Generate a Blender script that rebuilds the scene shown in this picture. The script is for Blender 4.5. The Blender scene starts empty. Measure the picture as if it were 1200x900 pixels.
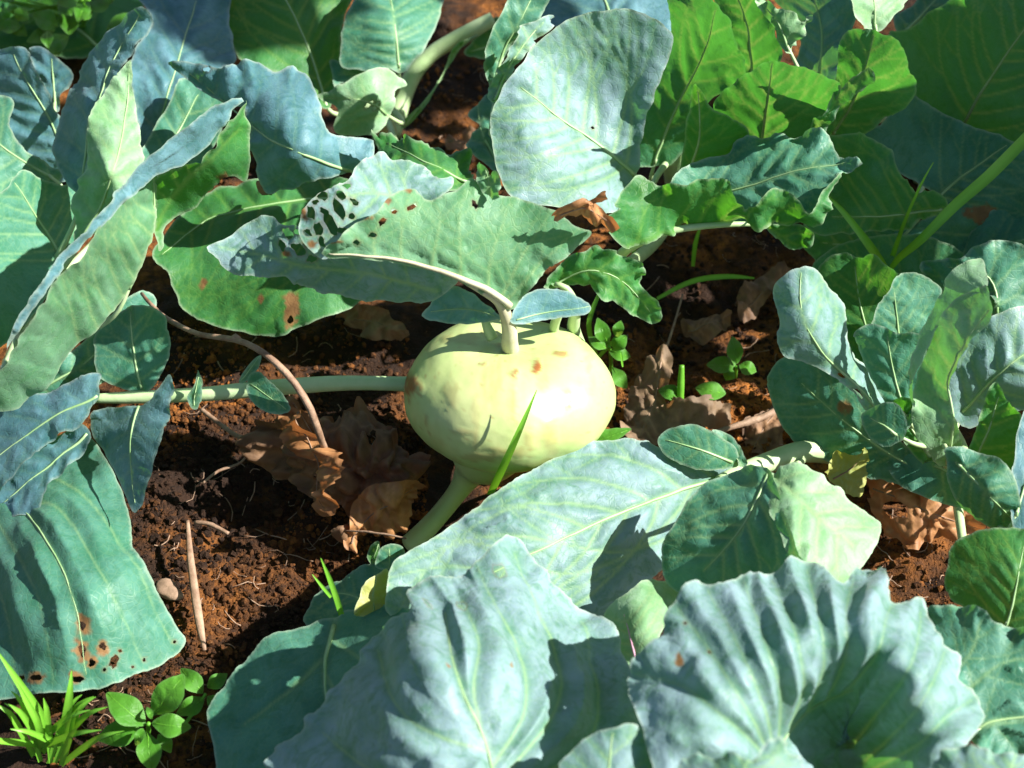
import bpy, math, random
import numpy as np
from mathutils import Vector
from mathutils.geometry import delaunay_2d_cdt

random.seed(7); RNG = np.random.default_rng(7)
S = bpy.context.scene
COL = S.collection

# ------------------------------------------------------------------ camera
PITCH = math.radians(45.0); FPX = 1739.0
CAM = np.array([0.0, -0.7071, 0.7871])
cd = bpy.data.cameras.new('camera'); cam = bpy.data.objects.new('camera', cd); COL.objects.link(cam)
cam.location = CAM; cam.rotation_euler = (math.radians(90) - PITCH, 0, 0)
cd.sensor_fit = 'HORIZONTAL'; cd.angle = 2*math.atan(600/FPX); cd.clip_start = 0.02; cd.clip_end = 500
cd.dof.use_dof = True; cd.dof.focus_distance = 0.97; cd.dof.aperture_fstop = 9.0
S.camera = cam
# ------------------------------------------------------------------ sky, sun, exposure
SUN_AZ = math.radians(-6.0)      # from +X (right) towards +Y (away)
SUN_EL = math.radians(41.0)
to_sun = Vector((math.cos(SUN_EL)*math.cos(SUN_AZ), math.cos(SUN_EL)*math.sin(SUN_AZ), math.sin(SUN_EL)))
W = bpy.data.worlds.new('World'); S.world = W; W.use_nodes = True
nt = W.node_tree; bg = nt.nodes['Background']
sky = nt.nodes.new('ShaderNodeTexSky'); sky.sky_type = 'NISHITA'; sky.sun_disc = False
sky.sun_elevation = SUN_EL; sky.sun_rotation = math.radians(90) - SUN_AZ
nt.links.new(sky.outputs[0], bg.inputs[0]); bg.inputs[1].default_value = 0.05
sl = bpy.data.lights.new('sun', 'SUN'); sl.energy = 5.0; sl.angle = math.radians(0.5); sl.color = (1.0, 0.96, 0.89)
sun = bpy.data.objects.new('sun', sl); COL.objects.link(sun)
sun.rotation_euler = to_sun.to_track_quat('Z', 'Y').to_euler(); sun.location = (2, 0, 3)
S.view_settings.view_transform = 'Standard'; S.view_settings.look = 'None'
S.view_settings.gamma = 1.0; S.view_settings.use_curve_mapping = False
S.view_settings.exposure = 1.4
S.cycles.max_bounces = 6; S.cycles.diffuse_bounces = 3; S.cycles.glossy_bounces = 2; S.cycles.transmission_bounces = 4

# ------------------------------------------------------------------ maths helpers
UP = np.array([0, math.sin(PITCH), math.cos(PITCH)]); FW = np.array([0, math.cos(PITCH), -math.sin(PITCH)]); RT = np.array([1.0, 0, 0])
def ray(px):
    px = np.atleast_2d(px).astype(float)
    return FW*FPX + RT*(px[:, :1]-600) + UP*(450-px[:, 1:2])
def world(px, zcm):                       # photo pixel + height above the soil (cm) -> point
    r = ray(px); t = (np.asarray(zcm, float)*0.01 - CAM[2]) / r[:, 2]
    return CAM + r*t[:, None]
def proj(p):
    v = np.atleast_2d(p) - CAM; d = v@FW
    return np.stack([600+FPX*(v@RT)/d, 450-FPX*(v@UP)/d], 1)
def P(s): return np.array([[float(a) for a in q.split(',')] for q in s.split()])
def wp(x, y, z): return world([[x, y]], [z])[0]
def _h(ix, iy, seed):
    n = (ix*374761393 + iy*668265263 + seed*1442695041) & 0xffffffff
    n = ((n ^ (n >> 13))*1274126177) & 0xffffffff
    return ((n ^ (n >> 16)) & 0xffff)/32767.5 - 1.0
def noise(p, scale=1.0, seed=0):
    x = p[:, 0]*scale; y = p[:, 1]*scale
    ix = np.floor(x).astype(np.int64); iy = np.floor(y).astype(np.int64); fx = x-ix; fy = y-iy
    u = fx*fx*fx*(fx*(fx*6-15)+10); v = fy*fy*fy*(fy*(fy*6-15)+10)
    a = _h(ix, iy, seed); b = _h(ix+1, iy, seed); c = _h(ix, iy+1, seed); d = _h(ix+1, iy+1, seed)
    return (a*(1-u)+b*u)*(1-v) + (c*(1-u)+d*u)*v
def fbm(p, scale, seed=0, oct=4, gain=0.5):
    t = 0; a = 1.0
    for o in range(oct):
        t = t + a*noise(p + 13.7*o, scale*2**o, seed+o); a *= gain
    return t
def tps(ctrl, pts, reg=0.0):
    ctrl = np.asarray(ctrl, float); n = len(ctrl); X = ctrl[:, :2]/100; q = pts/100
    if n < 3:
        return np.full(len(pts), ctrl[:, 2].mean())
    def U(r2): return np.where(r2 > 1e-12, r2*np.log(np.maximum(r2, 1e-12)), 0)
    K = U(((X[:, None]-X[None])**2).sum(2)) + reg*np.eye(n)
    Pm = np.hstack([np.ones((n, 1)), X]); A = np.zeros((n+3, n+3)); A[:n, :n] = K; A[:n, n:] = Pm; A[n:, :n] = Pm.T
    sol = np.linalg.lstsq(A, np.concatenate([ctrl[:, 2], np.zeros(3)]), rcond=None)[0]
    out = U(((q[:, None]-X[None])**2).sum(2))@sol[:n] + np.hstack([np.ones((len(q), 1)), q])@sol[n:]
    lo, hi = ctrl[:, 2].min(), ctrl[:, 2].max(); m = 0.12*(hi-lo)+0.6
    return np.clip(out, lo-m, hi+m)
def catmull(p, closed, step):
    p = np.asarray(p, float); n = len(p); out = []
    for i in range(n if closed else n-1):
        if closed: a, b, c, d = p[i-1], p[i], p[(i+1) % n], p[(i+2) % n]
        else: a, b, c, d = p[max(i-1, 0)], p[i], p[i+1], p[min(i+2, n-1)]
        L = np.linalg.norm((c-b)[:2]); k = max(1, int(round(L/step)))
        t = (np.arange(k)/k)[:, None]
        out.append(0.5*(2*b + (c-a)*t + (2*a-5*b+4*c-d)*t**2 + (3*b-a-3*c+d)*t**3))
    if not closed: out.append(p[-1:])
    return np.vstack(out)
def inside(poly, q):
    q = np.atleast_2d(q); out = np.zeros(len(q), bool); p1 = np.roll(poly, 1, 0); x1, y1 = p1[:, 0], p1[:, 1]; x2, y2 = poly[:, 0], poly[:, 1]
    dy = np.where(y2 == y1, 1e-9, y2-y1); sl = (x2-x1)/dy
    for s in range(0, len(q), 4000):
        x, y = q[s:s+4000, :1], q[s:s+4000, 1:]
        out[s:s+4000] = (((y1 > y) != (y2 > y)) & (x < sl*(y-y1)+x1)).sum(1) % 2 == 1
    return out
def segdist(q, a, b):                     # distance of points to segments; index and parameter of the nearest
    D = np.full(len(q), 1e9); I = np.zeros(len(q), int)
    ab = b-a; L = np.maximum((ab**2).sum(1), 1e-9)
    for s in range(0, len(q), 4000):
        v = q[s:s+4000, None]-a[None]; t = np.clip((v*ab[None]).sum(2)/L, 0, 1)
        d = ((v - t[..., None]*ab[None])**2).sum(2); k = d.argmin(1)
        D[s:s+4000] = np.sqrt(d[np.arange(len(k)), k]); I[s:s+4000] = k
    return D, I

# ------------------------------------------------------------------ materials
def ramp(nt, pts):
    r = nt.nodes.new('ShaderNodeValToRGB'); e = r.color_ramp.elements
    while len(e) < len(pts): e.new(0.5)
    for i, (p, c) in enumerate(pts):
        e[i].position = p; e[i].color = (*c, 1) if len(c) == 3 else c
    return r
class NT:
    def __init__(s, name):
        s.m = bpy.data.materials.new(name); s.m.use_nodes = True; s.t = s.m.node_tree; s.t.nodes.clear()
        s.out = s.n('ShaderNodeOutputMaterial'); s.co = s.n('ShaderNodeTexCoord').outputs['Object']
    def n(s, k, **kw):
        o = s.t.nodes.new(k)
        for a, b in kw.items(): setattr(o, a, b)
        return o
    def l(s, a, b): s.t.links.new(a, b)
    def noise(s, scale, detail=3, rough=0.55, dist=0.0):
        o = s.n('ShaderNodeTexNoise'); o.inputs['Scale'].default_value = scale; o.inputs['Detail'].default_value = detail
        o.inputs['Roughness'].default_value = rough; o.inputs['Distortion'].default_value = dist; s.l(s.co, o.inputs['Vector']); return o.outputs['Fac']
    def mapr(s, v, a, b, c, d):
        o = s.n('ShaderNodeMapRange'); s.l(v, o.inputs[0])
        for i, q in enumerate((a, b, c, d)): o.inputs[1+i].default_value = q
        return o.outputs[0]
    def math(s, op, a, b):
        o = s.n('ShaderNodeMath', operation=op)
        for i, q in enumerate((a, b)):
            if isinstance(q, (int, float)): o.inputs[i].default_value = q
            else: s.l(q, o.inputs[i])
        return o.outputs[0]
    def mix(s, f, a, b):
        o = s.n('ShaderNodeMix', data_type='RGBA')
        for k, q in ((0, f), (6, a), (7, b)):
            if isinstance(q, (int, float)): o.inputs[k].default_value = q
            elif isinstance(q, tuple): o.inputs[k].default_value = (*q, 1)
            else: s.l(q, o.inputs[k])
        return o.outputs[2]
    def attr(s):
        a = s.n('ShaderNodeAttribute', attribute_name='A'); sp = s.n('ShaderNodeSeparateColor'); s.l(a.outputs['Color'], sp.inputs[0]); return list(sp.outputs)+[a.outputs['Alpha']]
    def bump(s, h, strength, dist):
        o = s.n('ShaderNodeBump'); o.inputs['Strength'].default_value = strength; o.inputs['Distance'].default_value = dist; s.l(h, o.inputs['Height']); return o.outputs[0]

def leaf_mat(name, ca, cb, wax, waxcol=(0.42, 0.56, 0.54), vein=(0.42, 0.52, 0.26), tcol=(0.11, 0.36, 0.04), trans=0.30, rough=0.5, fine=0.8, vamt=0.5):
    t = NT(name); A = t.attr()
    c = t.mix(t.mapr(t.noise(22, 2), 0.32, 0.68, 0, 1), ca, cb)
    w = t.math('MULTIPLY', t.mapr(t.noise(38, 4, 0.62, 0.6), 0.28, 0.74, 0.35, 1), wax)
    w = t.math('MULTIPLY', w, t.mapr(A[3], 0, 1, 1, 0.35)); w = t.math('MULTIPLY', w, t.mapr(t.noise(85, 3, 0.7, 1.2), 0.34, 0.52, 0.45, 1))
    c = t.mix(w, c, waxcol)
    vo = t.n('ShaderNodeTexVoronoi', feature='DISTANCE_TO_EDGE'); vo.inputs['Scale'].default_value = 230
    t.l(t.co, vo.inputs['Vector'])
    net = t.mapr(vo.outputs['Distance'], 0.0, 0.09, 1, 0)
    c = t.mix(t.math('MULTIPLY', net, 0.16*fine), c, vein)
    sp = t.mapr(t.noise(260, 2, 0.6), 0.66, 0.80, 0, 0.35); c = t.mix(sp, c, tuple(0.6*x for x in ca))
    c = t.mix(t.math('MULTIPLY', A[0], vamt*0.75), c, vein)
    c = t.mix(t.math('MULTIPLY', A[1], 0.42), c, (0.55, 0.62, 0.46))  # paler leaf margin, with the catch-light along the edge painted in
    bn = t.mix(t.noise(150, 2), (0.10, 0.045, 0.02), (0.38, 0.22, 0.08))
    c = t.mix(A[2], c, bn)
    b = t.n('ShaderNodeBsdfPrincipled'); t.l(c, b.inputs['Base Color'])
    t.l(t.mapr(t.noise(60, 1), 0.3, 0.7, rough-0.07, rough+0.12), b.inputs['Roughness'])
    b.inputs['IOR'].default_value = 1.36
    b.inputs['Sheen Weight'].default_value = 0.12*wax; b.inputs['Sheen Roughness'].default_value = 0.4
    h = t.math('ADD', t.math('MULTIPLY', net, -0.6), t.noise(300, 2)); 
    nrm = t.bump(h, 0.16, 0.002); t.l(nrm, b.inputs['Normal'])
    tr = t.n('ShaderNodeBsdfTranslucent'); t.l(nrm, tr.inputs['Normal'])
    tc = t.mix(t.math('MULTIPLY', A[0], 0.6), tcol, (0.38, 0.5, 0.10)); tc = t.mix(A[2], tc, (0.15, 0.06, 0.01)); t.l(tc, tr.inputs['Color'])
    m = t.n('ShaderNodeMixShader'); m.inputs[0].default_value = trans
    t.l(b.outputs[0], m.inputs[1]); t.l(tr.outputs[0], m.inputs[2]); t.l(m.outputs[0], t.out.inputs[0])
    return t.m
M = {}
M['wax'] = leaf_mat('waxy_leaf', (0.016, 0.12, 0.060), (0.040, 0.19, 0.10), 0.50, (0.18, 0.42, 0.36), vein=(0.28, 0.46, 0.20), vamt=0.6)
M['bloom'] = leaf_mat('bloom_and_sunlit_leaf', (0.035, 0.15, 0.08), (0.08, 0.23, 0.13), 0.85, (0.34, 0.46, 0.56), vein=(0.30, 0.48, 0.20), vamt=0.75)  # waxy bloom; its whiteness also paints sunlight into the lit leaves
M['blue'] = leaf_mat('blue_waxy_leaf', (0.018, 0.10, 0.105), (0.045, 0.17, 0.19), 0.7, (0.22, 0.40, 0.50), vein=(0.20, 0.38, 0.24), vamt=0.4)
M['green'] = leaf_mat('green_leaf', (0.018, 0.13, 0.016), (0.045, 0.22, 0.040), 0.28, (0.15, 0.38, 0.24), vein=(0.22, 0.44, 0.08), trans=0.42, tcol=(0.10, 0.37, 0.014), vamt=0.5)
M['mid'] = leaf_mat('teal_green_leaf', (0.018, 0.13, 0.035), (0.045, 0.21, 0.065), 0.42, (0.15, 0.38, 0.30), vein=(0.24, 0.45, 0.14), trans=0.42, tcol=(0.09, 0.36, 0.03), vamt=0.5)
M['pale'] = leaf_mat('pale_and_sunlit_leaf', (0.10, 0.28, 0.09), (0.19, 0.40, 0.16), 0.6, (0.44, 0.62, 0.48), vamt=0.4)  # pale leaf colour, also used to paint sunlight into lit leaves
M['under'] = leaf_mat('leaf_underside', (0.06, 0.22, 0.085), (0.12, 0.32, 0.14), 0.5, (0.30, 0.50, 0.38), vein=(0.40, 0.56, 0.24), vamt=0.55, trans=0.4)
M['weed'] = leaf_mat('weed_leaf', (0.05, 0.20, 0.015), (0.10, 0.30, 0.03), 0.0, vein=(0.04, 0.14, 0.01), tcol=(0.22, 0.5, 0.02), trans=0.35, rough=0.52, fine=0.3)
M['yellow'] = leaf_mat('yellowing_leaf', (0.30, 0.33, 0.05), (0.42, 0.40, 0.08), 0.15, tcol=(0.5, 0.5, 0.03))
def simple_mat(name, ca, cb, scale, rough=0.5, bump=0.3, bs=80, trans=None, bd=0.002, brown=(0.30, 0.13, 0.04)):
    t = NT(name); A = t.attr(); c = t.mix(t.mapr(t.noise(scale, 5, 0.6), 0.3, 0.7, 0, 1), ca, cb); c = t.mix(A[2], c, brown)
    c = t.mix(t.math('MULTIPLY', A[0], 0.6), c, tuple(min(1, 1.6*x) for x in cb))
    b = t.n('ShaderNodeBsdfPrincipled'); t.l(c, b.inputs['Base Color']); b.inputs['Roughness'].default_value = rough
    nr = t.bump(t.noise(bs, 6, 0.6), bump, bd); t.l(nr, b.inputs['Normal'])
    if trans:
        tr = t.n('ShaderNodeBsdfTranslucent'); tr.inputs[0].default_value = (*trans, 1); m = t.n('ShaderNodeMixShader'); m.inputs[0].default_value = 0.25
        t.l(b.outputs[0], m.inputs[1]); t.l(tr.outputs[0], m.inputs[2]); t.l(m.outputs[0], t.out.inputs[0])
    else: t.l(b.outputs[0], t.out.inputs[0])
    return t.m
M['stalk'] = simple_mat('pale_green_stalk', (0.30, 0.44, 0.20), (0.45, 0.56, 0.32), 40, 0.42, 0.2, 120)
M['rib'] = simple_mat('leaf_rib', (0.20, 0.36, 0.14), (0.34, 0.48, 0.24), 60, 0.45, 0.15, 150)
M['tanstalk'] = simple_mat('tan_stalk', (0.36, 0.33, 0.20), (0.50, 0.50, 0.36), 50, 0.5, 0.2, 150)
M['dry'] = simple_mat('dry_leaf', (0.07, 0.040, 0.024), (0.27, 0.15, 0.075), 45, 0.7, 0.5, 160, (0.4, 0.16, 0.04))
M['tan'] = simple_mat('tan_dry_leaf', (0.09, 0.058, 0.034), (0.25, 0.165, 0.095), 45, 0.7, 0.5, 160, (0.5, 0.22, 0.07))
M['orange'] = simple_mat('orange_dry_leaf', (0.22, 0.09, 0.028), (0.42, 0.21, 0.085), 40, 0.6, 0.4, 140, (0.6, 0.2, 0.05))
M['twig'] = simple_mat('dry_stalk', (0.15, 0.08, 0.045), (0.36, 0.24, 0.16), 90, 0.65, 0.5, 200)
M['stone'] = simple_mat('pebble', (0.16, 0.10, 0.065), (0.32, 0.21, 0.14), 90, 0.7, 0.4, 200)
M['pink'] = simple_mat('pinkish_rib', (0.55, 0.25, 0.38), (0.62, 0.45, 0.50), 60, 0.45, 0.15, 150)
M['grass'] = simple_mat('grass_blade', (0.09, 0.30, 0.02), (0.17, 0.42, 0.04), 50, 0.4, 0.1, 100, (0.3, 0.65, 0.03))
M['bulb'] = simple_mat('kohlrabi_skin', (0.33, 0.45, 0.15), (0.52, 0.56, 0.26), 16, 0.40, 0.22, 110, bd=0.001, brown=(0.24, 0.085, 0.02))
def soil_mat():
    t = NT('soil'); n1 = t.noise(6.3, 5, 0.6); n2 = t.noise(140, 6, 0.65)
    c = t.mix(t.mapr(n1, 0.44, 0.66, 0, 1), (0.034, 0.016, 0.008), (0.42, 0.150, 0.028))
    c = t.mix(t.mapr(n2, 0.40, 0.64, 0, 0.85), c, (0.022, 0.012, 0.008))
    c = t.mix(t.mapr(t.noise(330, 3), 0.68, 0.76, 0, 0.6), c, (0.30, 0.15, 0.07))
    b = t.n('ShaderNodeBsdfPrincipled'); t.l(c, b.inputs['Base Color']); b.inputs['Roughness'].default_value = 0.9; b.inputs['IOR'].default_value = 1.3
    h = t.math('ADD', n2, t.math('MULTIPLY', t.noise(500, 5), 0.5)); t.l(t.bump(h, 1.0, 0.006), b.inputs['Normal'])
    t.l(b.outputs[0], t.out.inputs[0]); return t.m
M['soil'] = soil_mat()

# ------------------------------------------------------------------ objects
BASE = {}
def thing(name, label, cat, base, group=None):
    o = bpy.data.objects.new(name, None); COL.objects.link(o); o.location = base; o.empty_display_size = 0.02
    o['label'] = label; o['category'] = cat
    if group: o['group'] = group
    BASE[o] = np.array(base, float); return o
def mesh_obj(name, v, faces, mat, parent=None, attr=None, smooth=True, mats=None, midx=None):
    root = parent
    while root is not None and root not in BASE: root = root.parent
    v = np.asarray(v, float)
    org = BASE[root] if root is not None else np.array([v[:, 0].mean(), v[:, 1].mean(), v[:, 2].min()])
    me = bpy.data.meshes.new(name)
    me.from_pydata((v-org).tolist(), [], faces if isinstance(faces, list) else faces.tolist())
    if smooth: me.polygons.foreach_set('use_smooth', np.ones(len(me.polygons), bool))
    if attr is not None:
        ca = me.color_attributes.new('A', 'FLOAT_COLOR', 'POINT')
        ca.data.foreach_set('color', (attr if attr.shape[1] == 4 else np.hstack([attr, np.zeros((len(attr), 1))])).astype(np.float32).ravel())
    for k in (mats or [mat]): me.materials.append(M[k])
    if midx is not None: me.polygons.foreach_set('material_index', midx)
    me.update()
    o = bpy.data.objects.new(name, me); COL.objects.link(o)
    if parent is not None: o.parent = parent
    if root is None: o.location = org
    return o
def vnormals(v, f):
    n = np.cross(v[f[:, 1]]-v[f[:, 0]], v[f[:, 2]]-v[f[:, 0]]); out = np.zeros_like(v)
    for k in range(3): np.add.at(out, f[:, k], n)
    return out/np.maximum(np.linalg.norm(out, axis=1, keepdims=True), 1e-12)
def tube_geo(pts, rad, n=10, step=None, twist=0.0, flat=1.0, bumpy=0.0):
    p = np.hstack([np.asarray(pts, float), np.asarray(rad, float)[:, None]])
    L = np.linalg.norm(np.diff(p[:, :3], axis=0), axis=1).sum(); step = step or max(L/26, 0.003)
    q = []
    for i in range(len(p)-1):
        a, b, c, d = p[max(i-1, 0)], p[i], p[i+1], p[min(i+2, len(p)-1)]
        k = max(1, int(round(np.linalg.norm((c-b)[:3])/step))); t = (np.arange(k)/k)[:, None]
        q.append(0.5*(2*b+(c-a)*t+(2*a-5*b+4*c-d)*t**2+(3*b-a-3*c+d)*t**3))
    q.append(p[-1:]); q = np.vstack(q); c = q[:, :3]; r = np.maximum(q[:, 3], 0.0002)
    T = np.gradient(c, axis=0); T /= np.maximum(np.linalg.norm(T, axis=1, keepdims=True), 1e-12)
    ref = np.array([0, 0, 1.0]) if abs(T[0][2]) < 0.9 else np.array([0, 1.0, 0]); V = []
    u = np.cross(T[0], ref); u /= np.linalg.norm(u)
    for i in range(len(c)):
        u = u - T[i]*(u@T[i]); u /= np.linalg.norm(u); w = np.cross(T[i], u)
        a = np.arange(n)*2*math.pi/n + twist*i
        rr = r[i]*(1+bumpy*RNG.uniform(-1, 1, n))
        V.append(c[i] + (np.cos(a)*rr)[:, None]*u + (np.sin(a)*rr*flat)[:, None]*w)
    m = len(c); V = np.vstack(V + [c[:1], c[-1:]]); F = []
    for i in range(m-1):
        for j in range(n): F.append([i*n+j, i*n+(j+1) % n, (i+1)*n+(j+1) % n, (i+1)*n+j])
    for j in range(n): F.append([m*n, (j+1) % n, j]); F.append([m*n+1, (m-1)*n+j, (m-1)*n+(j+1) % n])
    return V, F
def tube(name, pts, rad, mat, parent=None, n=10, **kw):
    V, F = tube_geo(pts, rad, n, **kw); return mesh_obj(name, V, F, mat, parent)
def tube_px(name, s, mat, parent=None, **kw):        # 'x,y,z,rpx ...'
    a = P(s); w = world(a[:, :2], a[:, 2]); d = np.linalg.norm(w-CAM, axis=1); return tube(name, w, a[:, 3]*d/FPX, mat, parent, **kw)

SEED = [0]
def auto_veins(rib, poly, n, ang, sides=(-1, 1), fork=True):
    rib = catmull(rib, False, 6); s = np.concatenate([[0], np.cumsum(np.linalg.norm(np.diff(rib, axis=0), axis=1))])
    out = []
    for sd in sides:
        for i in range(n):
            t = (i+0.35+0.25*(sd > 0)+RNG.uniform(-.12, .12))/(n+0.4)*s[-1]*0.93
            k = min(max(np.searchsorted(s, t), 1), len(rib)-2); d = rib[k+1]-rib[k-1]; a = math.atan2(d[1], d[0])
            a += sd*math.radians(ang+RNG.uniform(-6, 6)+14*(1-i/n)); p = rib[k].copy(); path = [p.copy()]; turn = -sd*math.radians(RNG.uniform(1.0, 2.6))
            for q in range(60):
                p = p + 7*np.array([math.cos(a), math.sin(a)]); a += turn + RNG.uniform(-.05, .05); path.append(p.copy())
                if not inside(poly, p[None])[0]: break
            out.append((np.array(path), 1.0))
            if fork and len(path) > 7:
                for fs in ((0.42, 1), (0.62, -1)):
                    j = int(len(path)*fs[0]); d2 = path[j+1]-path[j]; a2 = math.atan2(d2[1], d2[0])+fs[1]*sd*math.radians(34); p2 = path[j].copy(); br = [p2.copy()]
                    for q in range(int((len(path)-j)*0.9)):
                        p2 = p2+7*np.array([math.cos(a2), math.sin(a2)]); a2 -= fs[1]*sd*0.05; br.append(p2.copy())
                        if not inside(poly, p2[None])[0]: break
                    out.append((np.array(br), 0.55))
    return out

def leaf(parent, outline, z, rib=None, mat='wax', nv=6, ang=48, veins=None, sides=(-1, 1), und=False, q=1.3, ruf=1.8, wl=34,
         und_amp=2.0, ser=1.0, holes='', spots='', ribw=3.6, vw=1.0, name='leaf', g=2.9, crumple=0.0, stalk=None, extra=(), label=None, edge=1.0, ribmat='rib', sub=True, lam=8.0, grow=1.0):
    """one leaf: pixel outline + heights (cm) -> relief sheet in world space; extra = further lobes/flaps of the same blade"""
    allV, allF, allA, off = [], [], [], 0; first = None; mats = [mat]; midx = []
    for pi, pt in enumerate([dict(outline=outline, z=z, rib=rib, veins=veins, und=und, holes=holes, spots=spots, sides=sides, nv=nv, sub=sub)] + list(extra)):
        SEED[0] += 1; sd = SEED[0]; rng = np.random.default_rng(sd)
        oc = P(pt['outline']); oc = oc.mean(0)+(oc-oc.mean(0))*grow; poly = catmull(oc, True, 3.2)
        tn = np.roll(poly, -1, 0)-np.roll(poly, 1, 0); tn /= np.maximum(np.linalg.norm(tn, axis=1, keepdims=True), 1e-6); nm = np.stack([tn[:, 1], -tn[:, 0]], 1)
        arc = np.concatenate([[0], np.cumsum(np.linalg.norm(np.diff(poly, axis=0), axis=1))]); ap = np.stack([arc, np.zeros_like(arc)+sd*3.1], 1)
        poly = poly + nm*(ser*(1.3*noise(ap, 1/13, sd)+0.7*noise(ap, 1/5, sd+9)))[:, None]
        loops = [poly]
        for h in (P(pt.get('holes')) if pt.get('holes') else []):
            m = 12; a = np.arange(m)*2*math.pi/m; r = 1+0.28*rng.uniform(-1, 1, m); th = rng.uniform(0, 3) if len(h) < 5 else math.radians(h[4]); ry = h[3] if len(h) > 3 else h[2]*0.7
            ex, ey = np.cos(a)*h[2]*r, np.sin(a)*ry*r
            loops.append(np.stack([h[0]+ex*math.cos(th)-ey*math.sin(th), h[1]+ex*math.sin(th)+ey*math.cos(th)], 1))
        lo, hi = poly.min(0), poly.max(0)
        gx, gy = np.meshgrid(np.arange(lo[0], hi[0]+g, g), np.arange(lo[1], hi[1]+g, g*0.87)); gx[1::2] += g/2
        pts = np.stack([gx.ravel(), gy.ravel()], 1); pts += rng.uniform(-.15, .15, pts.shape)*g
        pts = pts[inside(poly, pts)]
        A0 = np.vstack(loops); B0 = np.vstack([np.roll(l, -1, 0) for l in loops])
        for l in loops[1:]: pts = pts[~inside(l, pts)]
        d, _ = segdist(pts, A0, B0); pts = pts[d > 0.55*g]
        vv = np.vstack(loops+[pts]); ee = []; o = 0
        for l in loops: ee += [(o+i, o+(i+1) % len(l)) for i in range(len(l))]; o += len(l)
        res = delaunay_2d_cdt([Vector(x) for x in vv.tolist()], ee, [], 0, 1e-4)
        px = np.array([x[:] for x in res[0]]); f = np.array([t for t in res[2] if len(t) == 3]); ctr = px[f].mean(1)
        keep = inside(poly, ctr)
        for l in loops[1:]: keep &= ~inside(l, ctr)
        f = f[keep]
        sg = (px[f[:, 1], 0]-px[f[:, 0], 0])*(px[f[:, 2], 1]-px[f[:, 0], 1])-(px[f[:, 1], 1]-px[f[:, 0], 1])*(px[f[:, 2], 0]-px[f[:, 0], 0])
        f[sg > 0] = f[sg > 0][:, ::-1]
        zz = tps(P(pt['z']), px); v = world(px, zz); N = vnormals(v, f)
        if (N*(CAM-v)).sum() < 0: f = f[:, ::-1]; N = -N
        dist = np.linalg.norm(v-CAM, axis=1); mpp = (dist/FPX)           # metres per photo pixel here
        de, ie = segdist(px, poly, np.roll(poly, -1, 0)); sarc = arc[ie]
        # veins
        vl = []
        rb = P(pt['rib']) if pt.get('rib') else None
        if rb is not None:
            vl += auto_veins(rb, poly, pt.get('nv', nv), ang, pt.get('sides', sides)) if not pt.get('veins') else []
            vl.append((catmull(rb, False, 6), 1.7))
        for s in (pt.get('veins') or []):
            c = catmull(P(s), False, 6); vl.append((c, 1.15))
            if pt.get('sub', True):
                vl += [(b, 0.5*w) for b, w in auto_veins(c, poly, max(2, int(len(c)/9)), 44, fork=False)]
        vein = np.zeros(len(px)); dv = np.full(len(px), 60.0); q_disp = np.zeros(len(px))
        if vl:
            a_ = np.vstack([c[:-1] for c, w in vl]); b_ = np.vstack([c[1:] for c, w in vl])
            w_ = np.concatenate([w*np.linspace(1.0, 0.45, len(c)-1) for c, w in vl])
            dv, iv = segdist(px, a_, b_); w = w_[iv]*vw
            vein = np.exp(-(dv/(1.6*np.maximum(w, 0.75)))**2)*np.clip(w*1.1, 0.25, 1)
            q_disp = (1-np.exp(-(dv/lam)**2))*np.clip(w_[iv], .3, 1.2)*q*0.0015*np.clip(0.95+0.75*fbm(px, 1/48, sd+80, 2), .25, 1.9)
        sgn = -1 if pt.get('und', False) else 1
        k = mpp/0.000575
        ap = np.stack([sarc, np.zeros_like(sarc)+sd*5.3], 1)
        rf = (noise(ap, 1/wl, sd)+0.6*noise(ap, 2.3/wl, sd+4))*np.exp(-(de/(0.55*wl))**1.3)*ruf*0.001
        lf = fbm(px, 1/75, sd+20, 2)*und_amp*0.001 + fbm(px, 1/19, sd+31, 2)*0.34*min(q, 1.7)*0.001
        disp = (sgn*q_disp + rf*1.6 + lf)*k
        if crumple:
            wq = px + 9*np.stack([fbm(px, 1/26, sd+51, 2), fbm(px, 1/26, sd+57, 2)], 1); cr = 1.3*np.abs(fbm(wq, 1/44, sd+50, 2)) + 0.7*np.abs(fbm(wq, 1/17, sd+60, 2)) - 0.75; disp += cr*crumple*0.0011
        v = v + N*disp[:, None]
        eg = np.exp(-(de/1.5)**2)*edge
        br = np.zeros(len(px))
        for s in (P(pt.get('spots')) if pt.get('spots') else []):
            r = np.hypot((px[:, 0]-s[0])/s[2], (px[:, 1]-s[1])/(s[3] if len(s) > 3 else s[2])) + 0.35*fbm(px, 1/6, sd+70, 2)
            br = np.maximum(br, np.clip((1.15-r)/0.3, 0, 1))
        for l in loops[1:]:
            dh, _ = segdist(px, l, np.roll(l, -1, 0)); br = np.maximum(br, 0.35*np.exp(-(dh/1.3)**2))
        if first is None: first = (px, v, N, mpp, rb)
        pm = pt.get('mat', mat)
        if pm not in mats: mats.append(pm)
        midx.append(np.full(len(f), mats.index(pm), np.int32))
        allV.append(v); allF.append(f+off); allA.append(np.stack([np.clip(vein, 0, 1), np.clip(eg, 0, 1), br, np.exp(-(dv/6.5)**2)*np.clip(0.75+0.6*fbm(px, 1/25, sd+88, 2), 0, 1)], 1)); off += len(v)
    o = mesh_obj(name, np.vstack(allV), np.vstack(allF), mat, parent, np.vstack(allA), mats=mats, midx=np.concatenate(midx))
    if label: o['label'] = label
    px, v, N, mpp, rb = first
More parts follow.
